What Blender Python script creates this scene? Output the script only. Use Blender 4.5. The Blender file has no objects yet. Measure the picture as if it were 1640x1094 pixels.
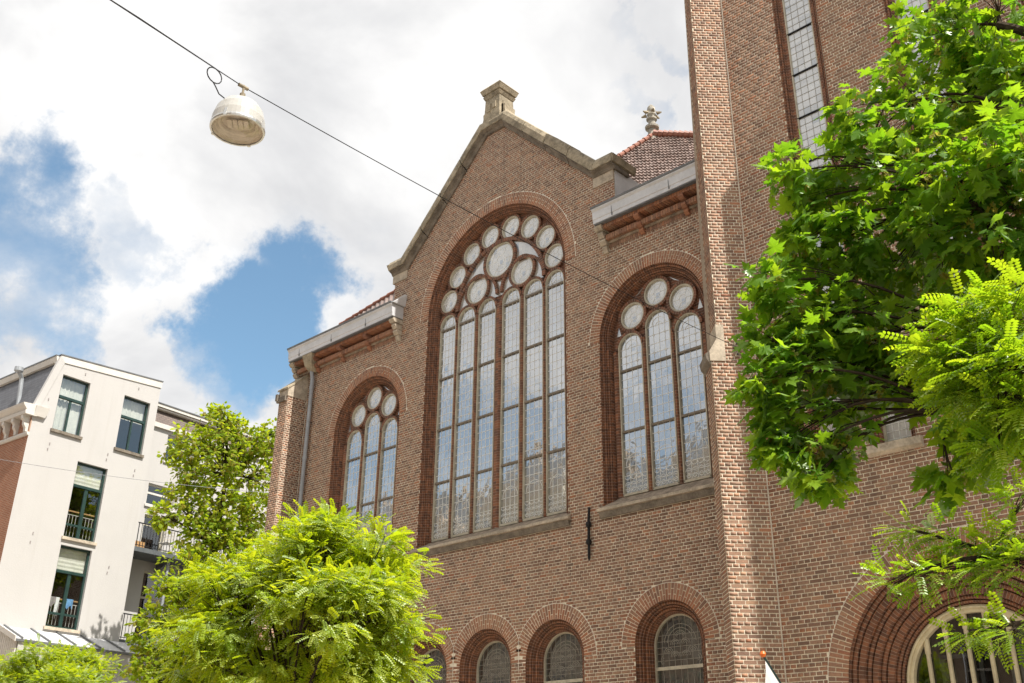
import bpy, math, random
import numpy as np
from mathutils import Matrix, Vector
random.seed(7); rng = np.random.default_rng(11)
C = bpy.context.scene.collection
sc = bpy.context.scene
R = math.radians
pi = math.pi

# ------------------------------------------------------------------ camera
PITCH, ROLL, YAW, FPX = R(24.391), R(0.692), R(43.797), 1628.5
CAM = np.array([0.0, -16.0, 1.65])
_f = np.array([-math.sin(YAW)*math.cos(PITCH), math.cos(YAW)*math.cos(PITCH), math.sin(PITCH)])
_r = np.array([math.cos(YAW), math.sin(YAW), 0.0]); _u = np.cross(_r, _f)
_r, _u = math.cos(ROLL)*_r + math.sin(ROLL)*_u, -math.sin(ROLL)*_r + math.cos(ROLL)*_u
cd = bpy.data.cameras.new('camera'); cam = bpy.data.objects.new('camera', cd); C.objects.link(cam)
cd.sensor_width = 36.0; cd.lens = FPX/1640*36.0; cd.clip_start = 0.1; cd.clip_end = 2000
cam.matrix_world = Matrix(((_r[0], _u[0], -_f[0], CAM[0]), (_r[1], _u[1], -_f[1], CAM[1]), (_r[2], _u[2], -_f[2], CAM[2]), (0, 0, 0, 1)))
sc.camera = cam

# ------------------------------------------------------------------ sky and sun
SUN_EL, SUN_B = R(57.0), R(0.15)        # the sun stands along the church front, almost in its plane
sv = np.array([math.cos(SUN_EL)*math.cos(SUN_B), math.cos(SUN_EL)*math.sin(SUN_B), math.sin(SUN_EL)])
world = bpy.data.worlds.new('World'); sc.world = world; world.use_nodes = True
wt = world.node_tree; wt.nodes.clear()
def N(t, typ, **kw):
    n = t.nodes.new(typ)
    for k, v in kw.items():
        if k == 'ins':
            for a, b in v.items(): n.inputs[a].default_value = b
        else: setattr(n, k, v)
    return n
def L(t, a, b): t.links.new(a, b)
def math_node(t, op, a, b=None, c=None, clamp=False):
    n = t.nodes.new('ShaderNodeMath'); n.operation = op; n.use_clamp = clamp
    for i, v in enumerate((a, b, c)):
        if v is None: continue
        if isinstance(v, (int, float)): n.inputs[i].default_value = v
        else: t.links.new(v, n.inputs[i])
    return n.outputs[0]
def smooth(t, v, lo, hi):
    n = t.nodes.new('ShaderNodeMapRange'); n.interpolation_type = 'SMOOTHSTEP'
    t.links.new(v, n.inputs[0]); n.inputs[1].default_value = lo; n.inputs[2].default_value = hi
    return n.outputs[0]
def mixcol(t, fac, a, b, blend='MIX'):
    n = t.nodes.new('ShaderNodeMix'); n.data_type = 'RGBA'; n.blend_type = blend
    for s, v in ((n.inputs[0], fac), (n.inputs[6], a), (n.inputs[7], b)):
        if isinstance(v, (int, float)): s.default_value = v
        elif isinstance(v, tuple): s.default_value = (*v, 1.0) if len(v) == 3 else v
        else: t.links.new(v, s)
    return n.outputs[2]
sky = N(wt, 'ShaderNodeTexSky', sky_type='NISHITA'); sky.sun_disc = False
sky.sun_elevation = SUN_EL; sky.sun_rotation = R(90)-SUN_B
sky.air_density = 1.0; sky.dust_density = 1.0; sky.ozone_density = 1.2
tc = N(wt, 'ShaderNodeTexCoord')
sep = N(wt, 'ShaderNodeSeparateXYZ'); L(wt, tc.outputs['Generated'], sep.inputs[0])
den = math_node(wt, 'ADD', math_node(wt, 'ABSOLUTE', sep.outputs[2]), 0.35)
comb = N(wt, 'ShaderNodeCombineXYZ')
L(wt, math_node(wt, 'DIVIDE', sep.outputs[0], den), comb.inputs[0]); L(wt, math_node(wt, 'DIVIDE', sep.outputs[1], den), comb.inputs[1])
comb.inputs[2].default_value = 0.37
n1 = N(wt, 'ShaderNodeTexNoise', ins={'Scale': 2.1, 'Detail': 9.0, 'Roughness': 0.56, 'Distortion': 0.15}); L(wt, comb.outputs[0], n1.inputs['Vector'])
n2 = N(wt, 'ShaderNodeTexNoise', ins={'Scale': 3.3, 'Detail': 6.0, 'Roughness': 0.55, 'Distortion': 0.3}); L(wt, comb.outputs[0], n2.inputs['Vector'])
n3 = N(wt, 'ShaderNodeTexNoise', ins={'Scale': 9.0, 'Detail': 8.0, 'Roughness': 0.62}); L(wt, comb.outputs[0], n3.inputs['Vector'])
wn_ = N(wt, 'ShaderNodeTexNoise', ins={'Scale': 7.0, 'Detail': 7.0, 'Roughness': 0.62}); L(wt, tc.outputs['Generated'], wn_.inputs['Vector'])
wsub = N(wt, 'ShaderNodeVectorMath', operation='SUBTRACT'); L(wt, wn_.outputs['Color'], wsub.inputs[0]); wsub.inputs[1].default_value = (.5, .5, .5)
wscl = N(wt, 'ShaderNodeVectorMath', operation='SCALE'); L(wt, wsub.outputs[0], wscl.inputs[0]); wscl.inputs['Scale'].default_value = .34
wadd = N(wt, 'ShaderNodeVectorMath', operation='ADD'); L(wt, tc.outputs['Generated'], wadd.inputs[0]); L(wt, wscl.outputs[0], wadd.inputs[1])
wdir = N(wt, 'ShaderNodeVectorMath', operation='NORMALIZE'); L(wt, wadd.outputs[0], wdir.inputs[0])
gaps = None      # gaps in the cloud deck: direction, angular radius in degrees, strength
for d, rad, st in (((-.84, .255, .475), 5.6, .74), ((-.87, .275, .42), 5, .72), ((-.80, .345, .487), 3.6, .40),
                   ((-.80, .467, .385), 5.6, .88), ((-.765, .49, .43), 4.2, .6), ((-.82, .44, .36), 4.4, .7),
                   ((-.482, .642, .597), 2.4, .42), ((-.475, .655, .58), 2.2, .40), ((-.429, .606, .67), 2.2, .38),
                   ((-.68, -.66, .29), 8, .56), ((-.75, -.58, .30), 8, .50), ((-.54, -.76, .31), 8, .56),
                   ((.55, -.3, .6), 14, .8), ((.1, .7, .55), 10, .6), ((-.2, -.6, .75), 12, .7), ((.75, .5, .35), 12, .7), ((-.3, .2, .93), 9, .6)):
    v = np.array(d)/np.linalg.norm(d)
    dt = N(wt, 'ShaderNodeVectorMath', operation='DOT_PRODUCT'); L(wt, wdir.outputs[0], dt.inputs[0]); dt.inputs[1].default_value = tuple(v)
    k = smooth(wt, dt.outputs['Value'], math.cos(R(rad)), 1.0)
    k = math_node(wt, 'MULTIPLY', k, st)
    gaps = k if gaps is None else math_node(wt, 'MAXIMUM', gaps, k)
cov = math_node(wt, 'ADD', n1.outputs[0], math_node(wt, 'MULTIPLY', math_node(wt, 'SUBTRACT', n3.outputs[0], .5), .22))
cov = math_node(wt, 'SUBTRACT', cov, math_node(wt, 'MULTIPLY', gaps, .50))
cover = smooth(wt, cov, 0.02, 0.42)
shade = smooth(wt, n2.outputs[0], 0.30, 0.66)
cloudcol = mixcol(wt, shade, (3.8, 3.82, 3.9), (5.9, 5.84, 5.75))
skyb = mixcol(wt, 1.0, sky.outputs[0], (.95, 1.08, 1.0), 'MULTIPLY')
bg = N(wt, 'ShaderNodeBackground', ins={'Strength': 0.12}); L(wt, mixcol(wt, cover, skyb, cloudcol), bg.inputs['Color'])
wo = N(wt, 'ShaderNodeOutputWorld'); L(wt, bg.outputs[0], wo.inputs[0])

sl = bpy.data.lights.new('sun', 'SUN'); sl.energy = 5.0; sl.angle = R(0.53); sl.color = (1.0, 0.955, 0.885)
so = bpy.data.objects.new('sun', sl); C.objects.link(so); so.location = (10, -10, 40)
so.rotation_euler = Vector(tuple(sv)).to_track_quat('Z', 'Y').to_euler()
sc.view_settings.view_transform = 'Standard'; sc.view_settings.look = 'None'
sc.view_settings.exposure = 0.70; sc.view_settings.gamma = 1.0; sc.view_settings.use_curve_mapping = False
sc.render.engine = 'CYCLES'; sc.cycles.use_denoising = True; sc.cycles.max_bounces = 6; sc.cycles.diffuse_bounces = 3; sc.cycles.use_adaptive_sampling = True; sc.cycles.adaptive_threshold = .015
sc.cycles.transparent_max_bounces = 12; sc.cycles.sample_clamp_indirect = 6.0

# ------------------------------------------------------------------ projection helpers (pixel of the photograph -> ray)
def ray(x, y): return ((x-820)*_r - (y-547)*_u)/FPX + _f
def atY(x, y, Y):
    d = ray(x, y); return CAM + d*((Y-CAM[1])/d[1])
def atR(x, y, r):
    d = ray(x, y); return CAM + d*(r/math.hypot(d[0], d[1]))
def px(P):
    v = np.asarray(P, float)-CAM; z = v@_f
    return np.stack([820+FPX*(v@_r)/z, 547-FPX*(v@_u)/z], -1)

# ------------------------------------------------------------------ materials
MATS = {}
def newmat(name):
    m = bpy.data.materials.new(name); m.use_nodes = True; t = m.node_tree; t.nodes.clear()
    o = N(t, 'ShaderNodeOutputMaterial'); MATS[name] = m
    return m, t, o
def pos_noise(t, scale, detail=4, rough=.55, coord='Object'):
    if coord == 'pos':
        g = N(t, 'ShaderNodeNewGeometry'); src = g.outputs['Position']
    else:
        g = N(t, 'ShaderNodeTexCoord'); src = g.outputs[coord]
    n = N(t, 'ShaderNodeTexNoise', ins={'Scale': scale, 'Detail': detail, 'Roughness': rough}); L(t, src, n.inputs['Vector'])
    return n.outputs[0]
def bumped(t, h, strength, dist):
    b = N(t, 'ShaderNodeBump', ins={'Strength': strength, 'Distance': dist}); L(t, h, b.inputs['Height']); return b.outputs[0]
def ramp(t, fac, stops):
    r = N(t, 'ShaderNodeValToRGB'); e = r.color_ramp.elements
    while len(e) < len(stops): e.new(0.5)
    for i, (p_, c) in enumerate(stops): e[i].position = p_; e[i].color = (*c, 1)
    L(t, fac, r.inputs[0]); return r.outputs[0]
def simple(name, col, rough=.6, var=.12, nscale=6.0, metallic=0.0, bump=.15, bdist=.01, spec=.4):
    m, t, o = newmat(name)
    p_ = N(t, 'ShaderNodeBsdfPrincipled', ins={'Roughness': rough, 'Metallic': metallic, 'Specular IOR Level': spec})
    n = pos_noise(t, nscale, 6, .6, 'pos'); n_b = pos_noise(t, nscale*7, 4, .6, 'pos')
    f = math_node(t, 'ADD', math_node(t, 'MULTIPLY', n, .65), math_node(t, 'MULTIPLY', n_b, .35))
    c0 = tuple(max(0, c*(1-var*1.6)) for c in col); c1 = tuple(min(1, c*(1+var*1.2)) for c in col)
    L(t, mixcol(t, smooth(t, f, .3, .7), c0, c1), p_.inputs['Base Color'])
    if bump: L(t, bumped(t, n_b, bump, bdist), p_.inputs['Normal'])
    L(t, p_.outputs[0], o.inputs[0]); return m
def streaked(name, col, dirt, amount):
    m, t, o = newmat(name)
    gp = N(t, 'ShaderNodeNewGeometry'); mpn = N(t, 'ShaderNodeMapping'); mpn.inputs['Scale'].default_value = (4.0, 4.0, .3); L(t, gp.outputs['Position'], mpn.inputs['Vector'])
    st = N(t, 'ShaderNodeTexNoise', ins={'Scale': 1.0, 'Detail': 6.0, 'Roughness': .65}); L(t, mpn.outputs[0], st.inputs['Vector'])
    bl = pos_noise(t, .8, 6, .6, 'pos'); fi = pos_noise(t, 22, 5, .6, 'pos')
    c = mixcol(t, math_node(t, 'MULTIPLY', smooth(t, st.outputs[0], .5, .8), amount), col, dirt)
    c = mixcol(t, math_node(t, 'MULTIPLY', smooth(t, bl, .45, .75), amount*.8), c, tuple(x*.86 for x in col))
    p_ = N(t, 'ShaderNodeBsdfPrincipled', ins={'Roughness': .9, 'Specular IOR Level': .15}); L(t, c, p_.inputs['Base Color'])
    L(t, bumped(t, fi, .35, .012), p_.inputs['Normal']); L(t, p_.outputs[0], o.inputs[0])
def island(t):
    a = N(t, 'ShaderNodeAttribute', attribute_name='tint'); oi = N(t, 'ShaderNodeObjectInfo')
    return math_node(t, 'FRACT', math_node(t, 'ADD', a.outputs['Fac'], oi.outputs['Random']))
def m_brick():
    m, t, o = newmat('brick')
    ti = island(t); h = N(t, 'ShaderNodeAttribute', attribute_name='hue').outputs['Fac']
    brown = ramp(t, ti, [(0, (.205, .128, .094)), (.2, (.275, .168, .118)), (.45, (.345, .207, .142)), (.65, (.40, .236, .158)), (.82, (.325, .213, .15)), (.93, (.43, .262, .168)), (1, (.46, .215, .122))])
    red = ramp(t, ti, [(0, (.27, .12, .075)), (.4, (.38, .155, .082)), (.75, (.44, .175, .085)), (1, (.34, .185, .12))])
    c = mixcol(t, h, brown, red)
    big = pos_noise(t, .35, 5, .6, 'pos'); fine = pos_noise(t, 38, 5, .65, 'pos'); mid = pos_noise(t, 2.3, 4, .6, 'pos')
    c = mixcol(t, math_node(t, 'MULTIPLY', smooth(t, fine, .35, .75), .55), c, (.15, .095, .07))
    c = mixcol(t, math_node(t, 'MULTIPLY', smooth(t, big, .52, .75), .30), c, (.36, .25, .16))       # pale weathered areas
    c = mixcol(t, math_node(t, 'MULTIPLY', smooth(t, mid, .56, .78), .28), c, (.10, .075, .06))      # soot
    gp = N(t, 'ShaderNodeNewGeometry'); mpn = N(t, 'ShaderNodeMapping'); mpn.inputs['Scale'].default_value = (2.6, 2.6, .22); L(t, gp.outputs['Position'], mpn.inputs['Vector'])
    stn = N(t, 'ShaderNodeTexNoise', ins={'Scale': 1.0, 'Detail': 5.0, 'Roughness': .6}); L(t, mpn.outputs[0], stn.inputs['Vector'])
    c = mixcol(t, math_node(t, 'MULTIPLY', smooth(t, stn.outputs[0], .55, .78), .45), c, (.10, .08, .065))      # rain streaks
    c = mixcol(t, math_node(t, 'MULTIPLY', smooth(t, stn.outputs[0], .42, .22), .30), c, (.46, .36, .26))      # washed, salty runs
    p_ = N(t, 'ShaderNodeBsdfPrincipled', ins={'Roughness': .88, 'Specular IOR Level': .2})
    L(t, c, p_.inputs['Base Color']); L(t, bumped(t, fine, .6, .006), p_.inputs['Normal']); L(t, p_.outputs[0], o.inputs[0])
m_brick()
def m_joint(name, bricks, mortar=(.50, .42, .32), pitch=.0648, joint=.13):
    """moulded brick orders: joints every course along the sweep (U), a colour for each brick"""
    m, t, o = newmat(name)
    uv = N(t, 'ShaderNodeUVMap'); s = N(t, 'ShaderNodeSeparateXYZ'); L(t, uv.outputs[0], s.inputs[0])
    q = math_node(t, 'DIVIDE', s.outputs[0], pitch); cell = math_node(t, 'FLOOR', q); fr = math_node(t, 'FRACT', q)
    vcell = math_node(t, 'FLOOR', math_node(t, 'DIVIDE', s.outputs[1], .10))
    cm = N(t, 'ShaderNodeCombineXYZ'); L(t, cell, cm.inputs[0]); L(t, vcell, cm.inputs[1])
    wn = N(t, 'ShaderNodeTexWhiteNoise', noise_dimensions='2D'); L(t, cm.outputs[0], wn.inputs['Vector'])
    col = ramp(t, wn.outputs['Value'], bricks)
    fine = pos_noise(t, 40, 5, .65, 'pos'); mid = pos_noise(t, 3, 4, .6, 'pos')
    col = mixcol(t, math_node(t, 'MULTIPLY', smooth(t, mid, .5, .75), .4), col, (.10, .06, .045))
    j = math_node(t, 'GREATER_THAN', math_node(t, 'ABSOLUTE', math_node(t, 'SUBTRACT', fr, .5)), .5-joint/2)
    c = mixcol(t, math_node(t, 'MULTIPLY', j, .55), col, mortar)
    p_ = N(t, 'ShaderNodeBsdfPrincipled', ins={'Roughness': .8, 'Specular IOR Level': .25})
    L(t, c, p_.inputs['Base Color'])
    hh = math_node(t, 'SUBTRACT', math_node(t, 'MULTIPLY', fine, .35), j)
    L(t, bumped(t, hh, .5, .006), p_.inputs['Normal']); L(t, p_.outputs[0], o.inputs[0])
m_joint('moulded_brick', [(0, (.115, .055, .038)), (.5, (.19, .085, .05)), (1, (.285, .12, .062))])
m_joint('tracery_brick', [(0, (.09, .048, .035)), (.5, (.155, .075, .048)), (1, (.235, .10, .058))], mortar=(.42, .34, .26), joint=.16)
simple('mortar', (.84, .73, .585), .95, .22, 5, bump=.4, bdist=.004, spec=.1)
simple('joint_line', (.74, .68, .58), .95, .15, 9, bump=.2, spec=.1)
simple('stone', (.35, .295, .21), .85, .34, 3.2, bump=.5, bdist=.012, spec=.2)
simple('pale_stone', (.47, .40, .31), .85, .26, 4, bump=.4, bdist=.01, spec=.2)
simple('sill_stone', (.33, .265, .20), .85, .34, 6, bump=.4, bdist=.01, spec=.2)
simple('finial_stone', (.36, .33, .275), .85, .38, 2.2, bump=.4, bdist=.02, spec=.2)
simple('dark_stone', (.20, .17, .135), .85, .30, 4, bump=.4, bdist=.01, spec=.2)
simple('zinc', (.60, .60, .61), .5, .08, 2.5, metallic=.1, bump=.05)
simple('zinc_dark', (.17, .175, .18), .5, .15, 3, metallic=.3, bump=.05)
simple('grey_pipe', (.34, .36, .38), .5, .12, 3, metallic=.2, bump=.05)
simple('iron', (.018, .018, .019), .55, .3, 12, metallic=.4, bump=.3, bdist=.004)
simple('cream_paint', (.62, .54, .36), .5, .12, 4, bump=.1)
simple('pale_frame', (.50, .46, .36), .6, .16, 6, bump=.1)
simple('transom', (.20, .165, .125), .6, .2, 8, bump=.1)
simple('lead', (.86, .87, .84), .55, .12, 20, bump=.05)
simple('dark_lead', (.36, .34, .29), .6, .12, 20, bump=.05)

simple('white_paint', (.60, .57, .52), .5, .05, 3, bump=.05)
simple('green_paint', (.020, .046, .040), .35, .2, 5, bump=.05)
simple('grey_paint', (.10, .11, .115), .5, .15, 6, bump=.05)
simple('wood', (.42, .24, .10), .6, .2, 9, bump=.2)
simple('black', (.012, .011, .010), .9, .2, 3, bump=0)
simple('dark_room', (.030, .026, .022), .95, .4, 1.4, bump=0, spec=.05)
simple('curtain', (.66, .64, .56), .9, .10, 3, bump=.2, bdist=.02)
streaked('render_white', (.475, .46, .442), (.38, .355, .325), .32)
simple('pale_clinker', (.30, .235, .19), .9, .2, 7, bump=.5)  # unseen brick road, colour raised to bounce sunlight onto the church front
simple('paving', (.44, .39, .33), .9, .2, 4, bump=.4)  # lightened as well for the bounce light
simple('kerb_stone', (.34, .33, .31), .9, .15, 5, bump=.3)
simple('soil', (.20, .18, .14), .95, .3, .6, bump=.4)
simple('bark', (.075, .055, .040), .95, .35, 14, bump=.8, bdist=.02, spec=.1)
simple('twig', (.045, .034, .024), .95, .3, 20, bump=.4, spec=.1)
simple('blue_cloth', (.16, .36, .62), .9, .15, 8, bump=.3)
simple('grey_cloth', (.30, .27, .26), .9, .15, 8, bump=.3)
simple('white_cloth', (.78, .78, .77), .9, .06, 4, bump=.3)
simple('orange', (.75, .16, .02), .4, .05, 8, bump=0)
simple('flag_green', (.012, .05, .05), .6, .1, 8, bump=0)
simple('cream_facade', (.60, .54, .43), .85, .12, 1.2, bump=.2)
simple('tan_facade', (.44, .35, .26), .85, .15, 1.2, bump=.2)
simple('steel', (.62, .61, .58), .28, .08, 6, metallic=.7, bump=.03)
simple('lamp_white', (.44, .43, .40), .25, .04, 6, bump=0)
simple('pigeon', (.30, .30, .32), .8, .3, 20, bump=0)

def m_tile():
    m, t, o = newmat('roof_tile')
    ti = island(t); c = ramp(t, ti, [(0, (.15, .105, .09)), (.35, (.25, .175, .15)), (.7, (.20, .145, .125)), (1, (.33, .235, .20))])
    n = pos_noise(t, 9, 5, .6, 'pos')
    c = mixcol(t, math_node(t, 'MULTIPLY', smooth(t, n, .45, .7), .4), c, (.36, .33, .29))
    p_ = N(t, 'ShaderNodeBsdfPrincipled', ins={'Roughness': .42, 'Specular IOR Level': .6}); L(t, c, p_.inputs['Base Color'])
    L(t, bumped(t, n, .2, .01), p_.inputs['Normal']); L(t, p_.outputs[0], o.inputs[0])
m_tile()
simple('ridge_tile', (.27, .105, .065), .6, .25, 7, bump=.3)
def m_courses(name, cols, mortar, bw, bh, msize=.012, rough=.85, offset=.5):
    """brickwork or slating too far away to pick apart: a brick texture in object space (X or Y along, Z up)"""
    m, t, o = newmat(name)
    tcn = N(t, 'ShaderNodeUVMap')
    b = N(t, 'ShaderNodeTexBrick', offset=offset, ins={'Scale': 1.0, 'Mortar Size': msize, 'Brick Width': bw, 'Row Height': bh, 'Color1': (*cols[0], 1), 'Color2': (*cols[1], 1), 'Mortar': (*mortar, 1), 'Bias': 0.0})
    L(t, tcn.outputs[0], b.inputs['Vector'])
    n = pos_noise(t, 2.2, 5, .6, 'pos')
    c = mixcol(t, math_node(t, 'MULTIPLY', smooth(t, n, .4, .75), .35), b.outputs['Color'], tuple(x*.55 for x in cols[0]))
    p_ = N(t, 'ShaderNodeBsdfPrincipled', ins={'Roughness': rough}); L(t, c, p_.inputs['Base Color'])
    L(t, bumped(t, b.outputs['Fac'], -.4, .01), p_.inputs['Normal']); L(t, p_.outputs[0], o.inputs[0])
m_courses('orange_brickwork', ((.36, .13, .06), (.28, .10, .048)), (.40, .27, .19), .21, .063)
m_courses('slate', ((.085, .088, .10), (.12, .122, .135)), (.045, .045, .05), .22, .13, .008, .55)
m_courses('brown_tiles', ((.125, .095, .08), (.16, .12, .10)), (.06, .045, .04), .22, .12, .012, .6)
m_courses('church_brickwork', ((.24, .14, .098), (.17, .10, .07)), (.50, .42, .33), .21, .0648)

def m_leaded(name, base, blue, gloss, rough, cw, ch, bluef):
    m, t, o = newmat(name)
    uv = N(t, 'ShaderNodeUVMap'); s = N(t, 'ShaderNodeSeparateXYZ'); L(t, uv.outputs[0], s.inputs[0])
    cx = math_node(t, 'FLOOR', math_node(t, 'DIVIDE', s.outputs[0], cw)); cy = math_node(t, 'FLOOR', math_node(t, 'DIVIDE', s.outputs[1], ch))
    cm = N(t, 'ShaderNodeCombineXYZ'); L(t, cx, cm.inputs[0]); L(t, cy, cm.inputs[1])
    wn = N(t, 'ShaderNodeTexWhiteNoise', noise_dimensions='2D'); L(t, cm.outputs[0], wn.inputs['Vector'])
    v = wn.outputs['Value']
    big = pos_noise(t, .7, 4, .6, 'pos')
    c = mixcol(t, v, tuple(x*.78 for x in base), tuple(min(1, x*1.2) for x in base))
    c = mixcol(t, math_node(t, 'MULTIPLY', math_node(t, 'LESS_THAN', math_node(t, 'FRACT', math_node(t, 'MULTIPLY', v, 7.31)), bluef), .75), c, blue)
    c = mixcol(t, math_node(t, 'MULTIPLY', smooth(t, big, .45, .7), .25), c, tuple(x*.6 for x in base))
    d = N(t, 'ShaderNodeBsdfDiffuse'); L(t, c, d.inputs[0])
    g = N(t, 'ShaderNodeBsdfGlossy', ins={'Roughness': rough}); g.inputs['Color'].default_value = (.95, .97, 1, 1)
    wob = N(t, 'ShaderNodeTexNoise', ins={'Scale': 5.0, 'Detail': 2.0}); gg = N(t, 'ShaderNodeNewGeometry'); L(t, gg.outputs['Position'], wob.inputs['Vector'])
    hgt = math_node(t, 'ADD', wob.outputs[0], math_node(t, 'MULTIPLY', v, .05))
    bn = bumped(t, hgt, .07, .03)
    tv = N(t, 'ShaderNodeVectorMath', operation='SUBTRACT'); L(t, wn.outputs['Color'], tv.inputs[0]); tv.inputs[1].default_value = (.5, .5, .5)
    ts = N(t, 'ShaderNodeVectorMath', operation='SCALE'); L(t, tv.outputs[0], ts.inputs[0]); ts.inputs['Scale'].default_value = .014
    ta = N(t, 'ShaderNodeVectorMath', operation='ADD'); L(t, bn, ta.inputs[0]); L(t, ts.outputs[0], ta.inputs[1])
    tn = N(t, 'ShaderNodeVectorMath', operation='NORMALIZE'); L(t, ta.outputs[0], tn.inputs[0]); L(t, tn.outputs[0], g.inputs['Normal'])
    lw = N(t, 'ShaderNodeLayerWeight', ins={'Blend': .28})
    fac = math_node(t, 'ADD', math_node(t, 'MULTIPLY', lw.outputs['Facing'], .30), gloss, clamp=True)
    mx = N(t, 'ShaderNodeMixShader'); L(t, fac, mx.inputs[0]); L(t, d.outputs[0], mx.inputs[1]); L(t, g.outputs[0], mx.inputs[2])
    L(t, mx.outputs[0], o.inputs[0])
m_leaded('leaded_glass', (.155, .155, .14), (.06, .11, .17), .40, .03, .139, .197, .10)
m_leaded('obscured_glass', (.46, .45, .41), (.16, .22, .30), .22, .16, .11, .13, .06)
m_leaded('dark_leaded_glass', (.052, .047, .040), (.05, .06, .05), .10, .05, .10, .12, .1)
m_leaded('tower_glass', (.50, .50, .48), (.22, .25, .28), .22, .12, .139, .139, .08)
def m_glass():
    m, t, o = newmat('window_glass')
    tr = N(t, 'ShaderNodeBsdfTransparent'); tr.inputs[0].default_value = (.92, .95, .95, 1)
    g = N(t, 'ShaderNodeBsdfGlossy', ins={'Roughness': .01})
    n = pos_noise(t, 1.4, 2, .5, 'pos'); L(t, bumped(t, n, .05, .02), g.inputs['Normal'])
    lw = N(t, 'ShaderNodeLayerWeight', ins={'Blend': .35})
    mx = N(t, 'ShaderNodeMixShader'); L(t, math_node(t, 'ADD', math_node(t, 'MULTIPLY', lw.outputs['Facing'], .5), .10, clamp=True), mx.inputs[0]); L(t, tr.outputs[0], mx.inputs[1]); L(t, g.outputs[0], mx.inputs[2])
    L(t, mx.outputs[0], o.inputs[0])
m_glass()
def m_lamp_glass():
    m, t, o = newmat('lamp_glass')
    tr = N(t, 'ShaderNodeBsdfTransparent'); g = N(t, 'ShaderNodeBsdfGlossy', ins={'Roughness': .02}); mx = N(t, 'ShaderNodeMixShader', ins={0: .06})
    L(t, tr.outputs[0], mx.inputs[1]); L(t, g.outputs[0], mx.inputs[2]); L(t, mx.outputs[0], o.inputs[0])
m_lamp_glass()
def m_leaf(name, ramp_d, trans, gloss=.018, rough=.5, tmix=.5):
    m, t, o = newmat(name)
    ti = island(t)
    dcol = ramp(t, ti, ramp_d)
    df = N(t, 'ShaderNodeBsdfDiffuse'); L(t, dcol, df.inputs[0])
    tl = N(t, 'ShaderNodeBsdfTranslucent'); L(t, mixcol(t, ti, trans[0], trans[1]), tl.inputs[0])
    gl = N(t, 'ShaderNodeBsdfGlossy', ins={'Roughness': rough}); gl.inputs['Color'].default_value = (.9, .95, .85, 1)
    a = N(t, 'ShaderNodeMixShader', ins={0: tmix}); L(t, df.outputs[0], a.inputs[1]); L(t, tl.outputs[0], a.inputs[2])
    fr = N(t, 'ShaderNodeFresnel', ins={'IOR': 1.4})
    b = N(t, 'ShaderNodeMixShader'); L(t, math_node(t, 'MULTIPLY', fr.outputs[0], gloss*8, clamp=True), b.inputs[0]); L(t, a.outputs[0], b.inputs[1]); L(t, gl.outputs[0], b.inputs[2])
    L(t, b.outputs[0], o.inputs[0])
m_leaf('maple_leaf', [(0, (.055, .125, .012)), (.5, (.085, .185, .014)), (1, (.14, .23, .016))], ((.24, .52, .012), (.52, .74, .02)))
m_leaf('robinia_leaf', [(0, (.12, .20, .010)), (.5, (.19, .27, .012)), (1, (.26, .32, .018))], ((.52, .70, .012), (.78, .82, .02)))
m_leaf('robinia_near', [(0, (.085, .17, .010)), (.5, (.14, .24, .012)), (1, (.21, .29, .018))], ((.36, .62, .012), (.64, .78, .02)))
m_leaf('far_leaf', [(0, (.085, .145, .012)), (.5, (.155, .225, .014)), (1, (.25, .28, .02))], ((.42, .60, .014), (.70, .74, .02)), tmix=.5)
m_leaf('seed', [(0, (.22, .22, .035)), (1, (.34, .28, .05))], ((.45, .48, .05), (.62, .52, .08)))

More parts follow.
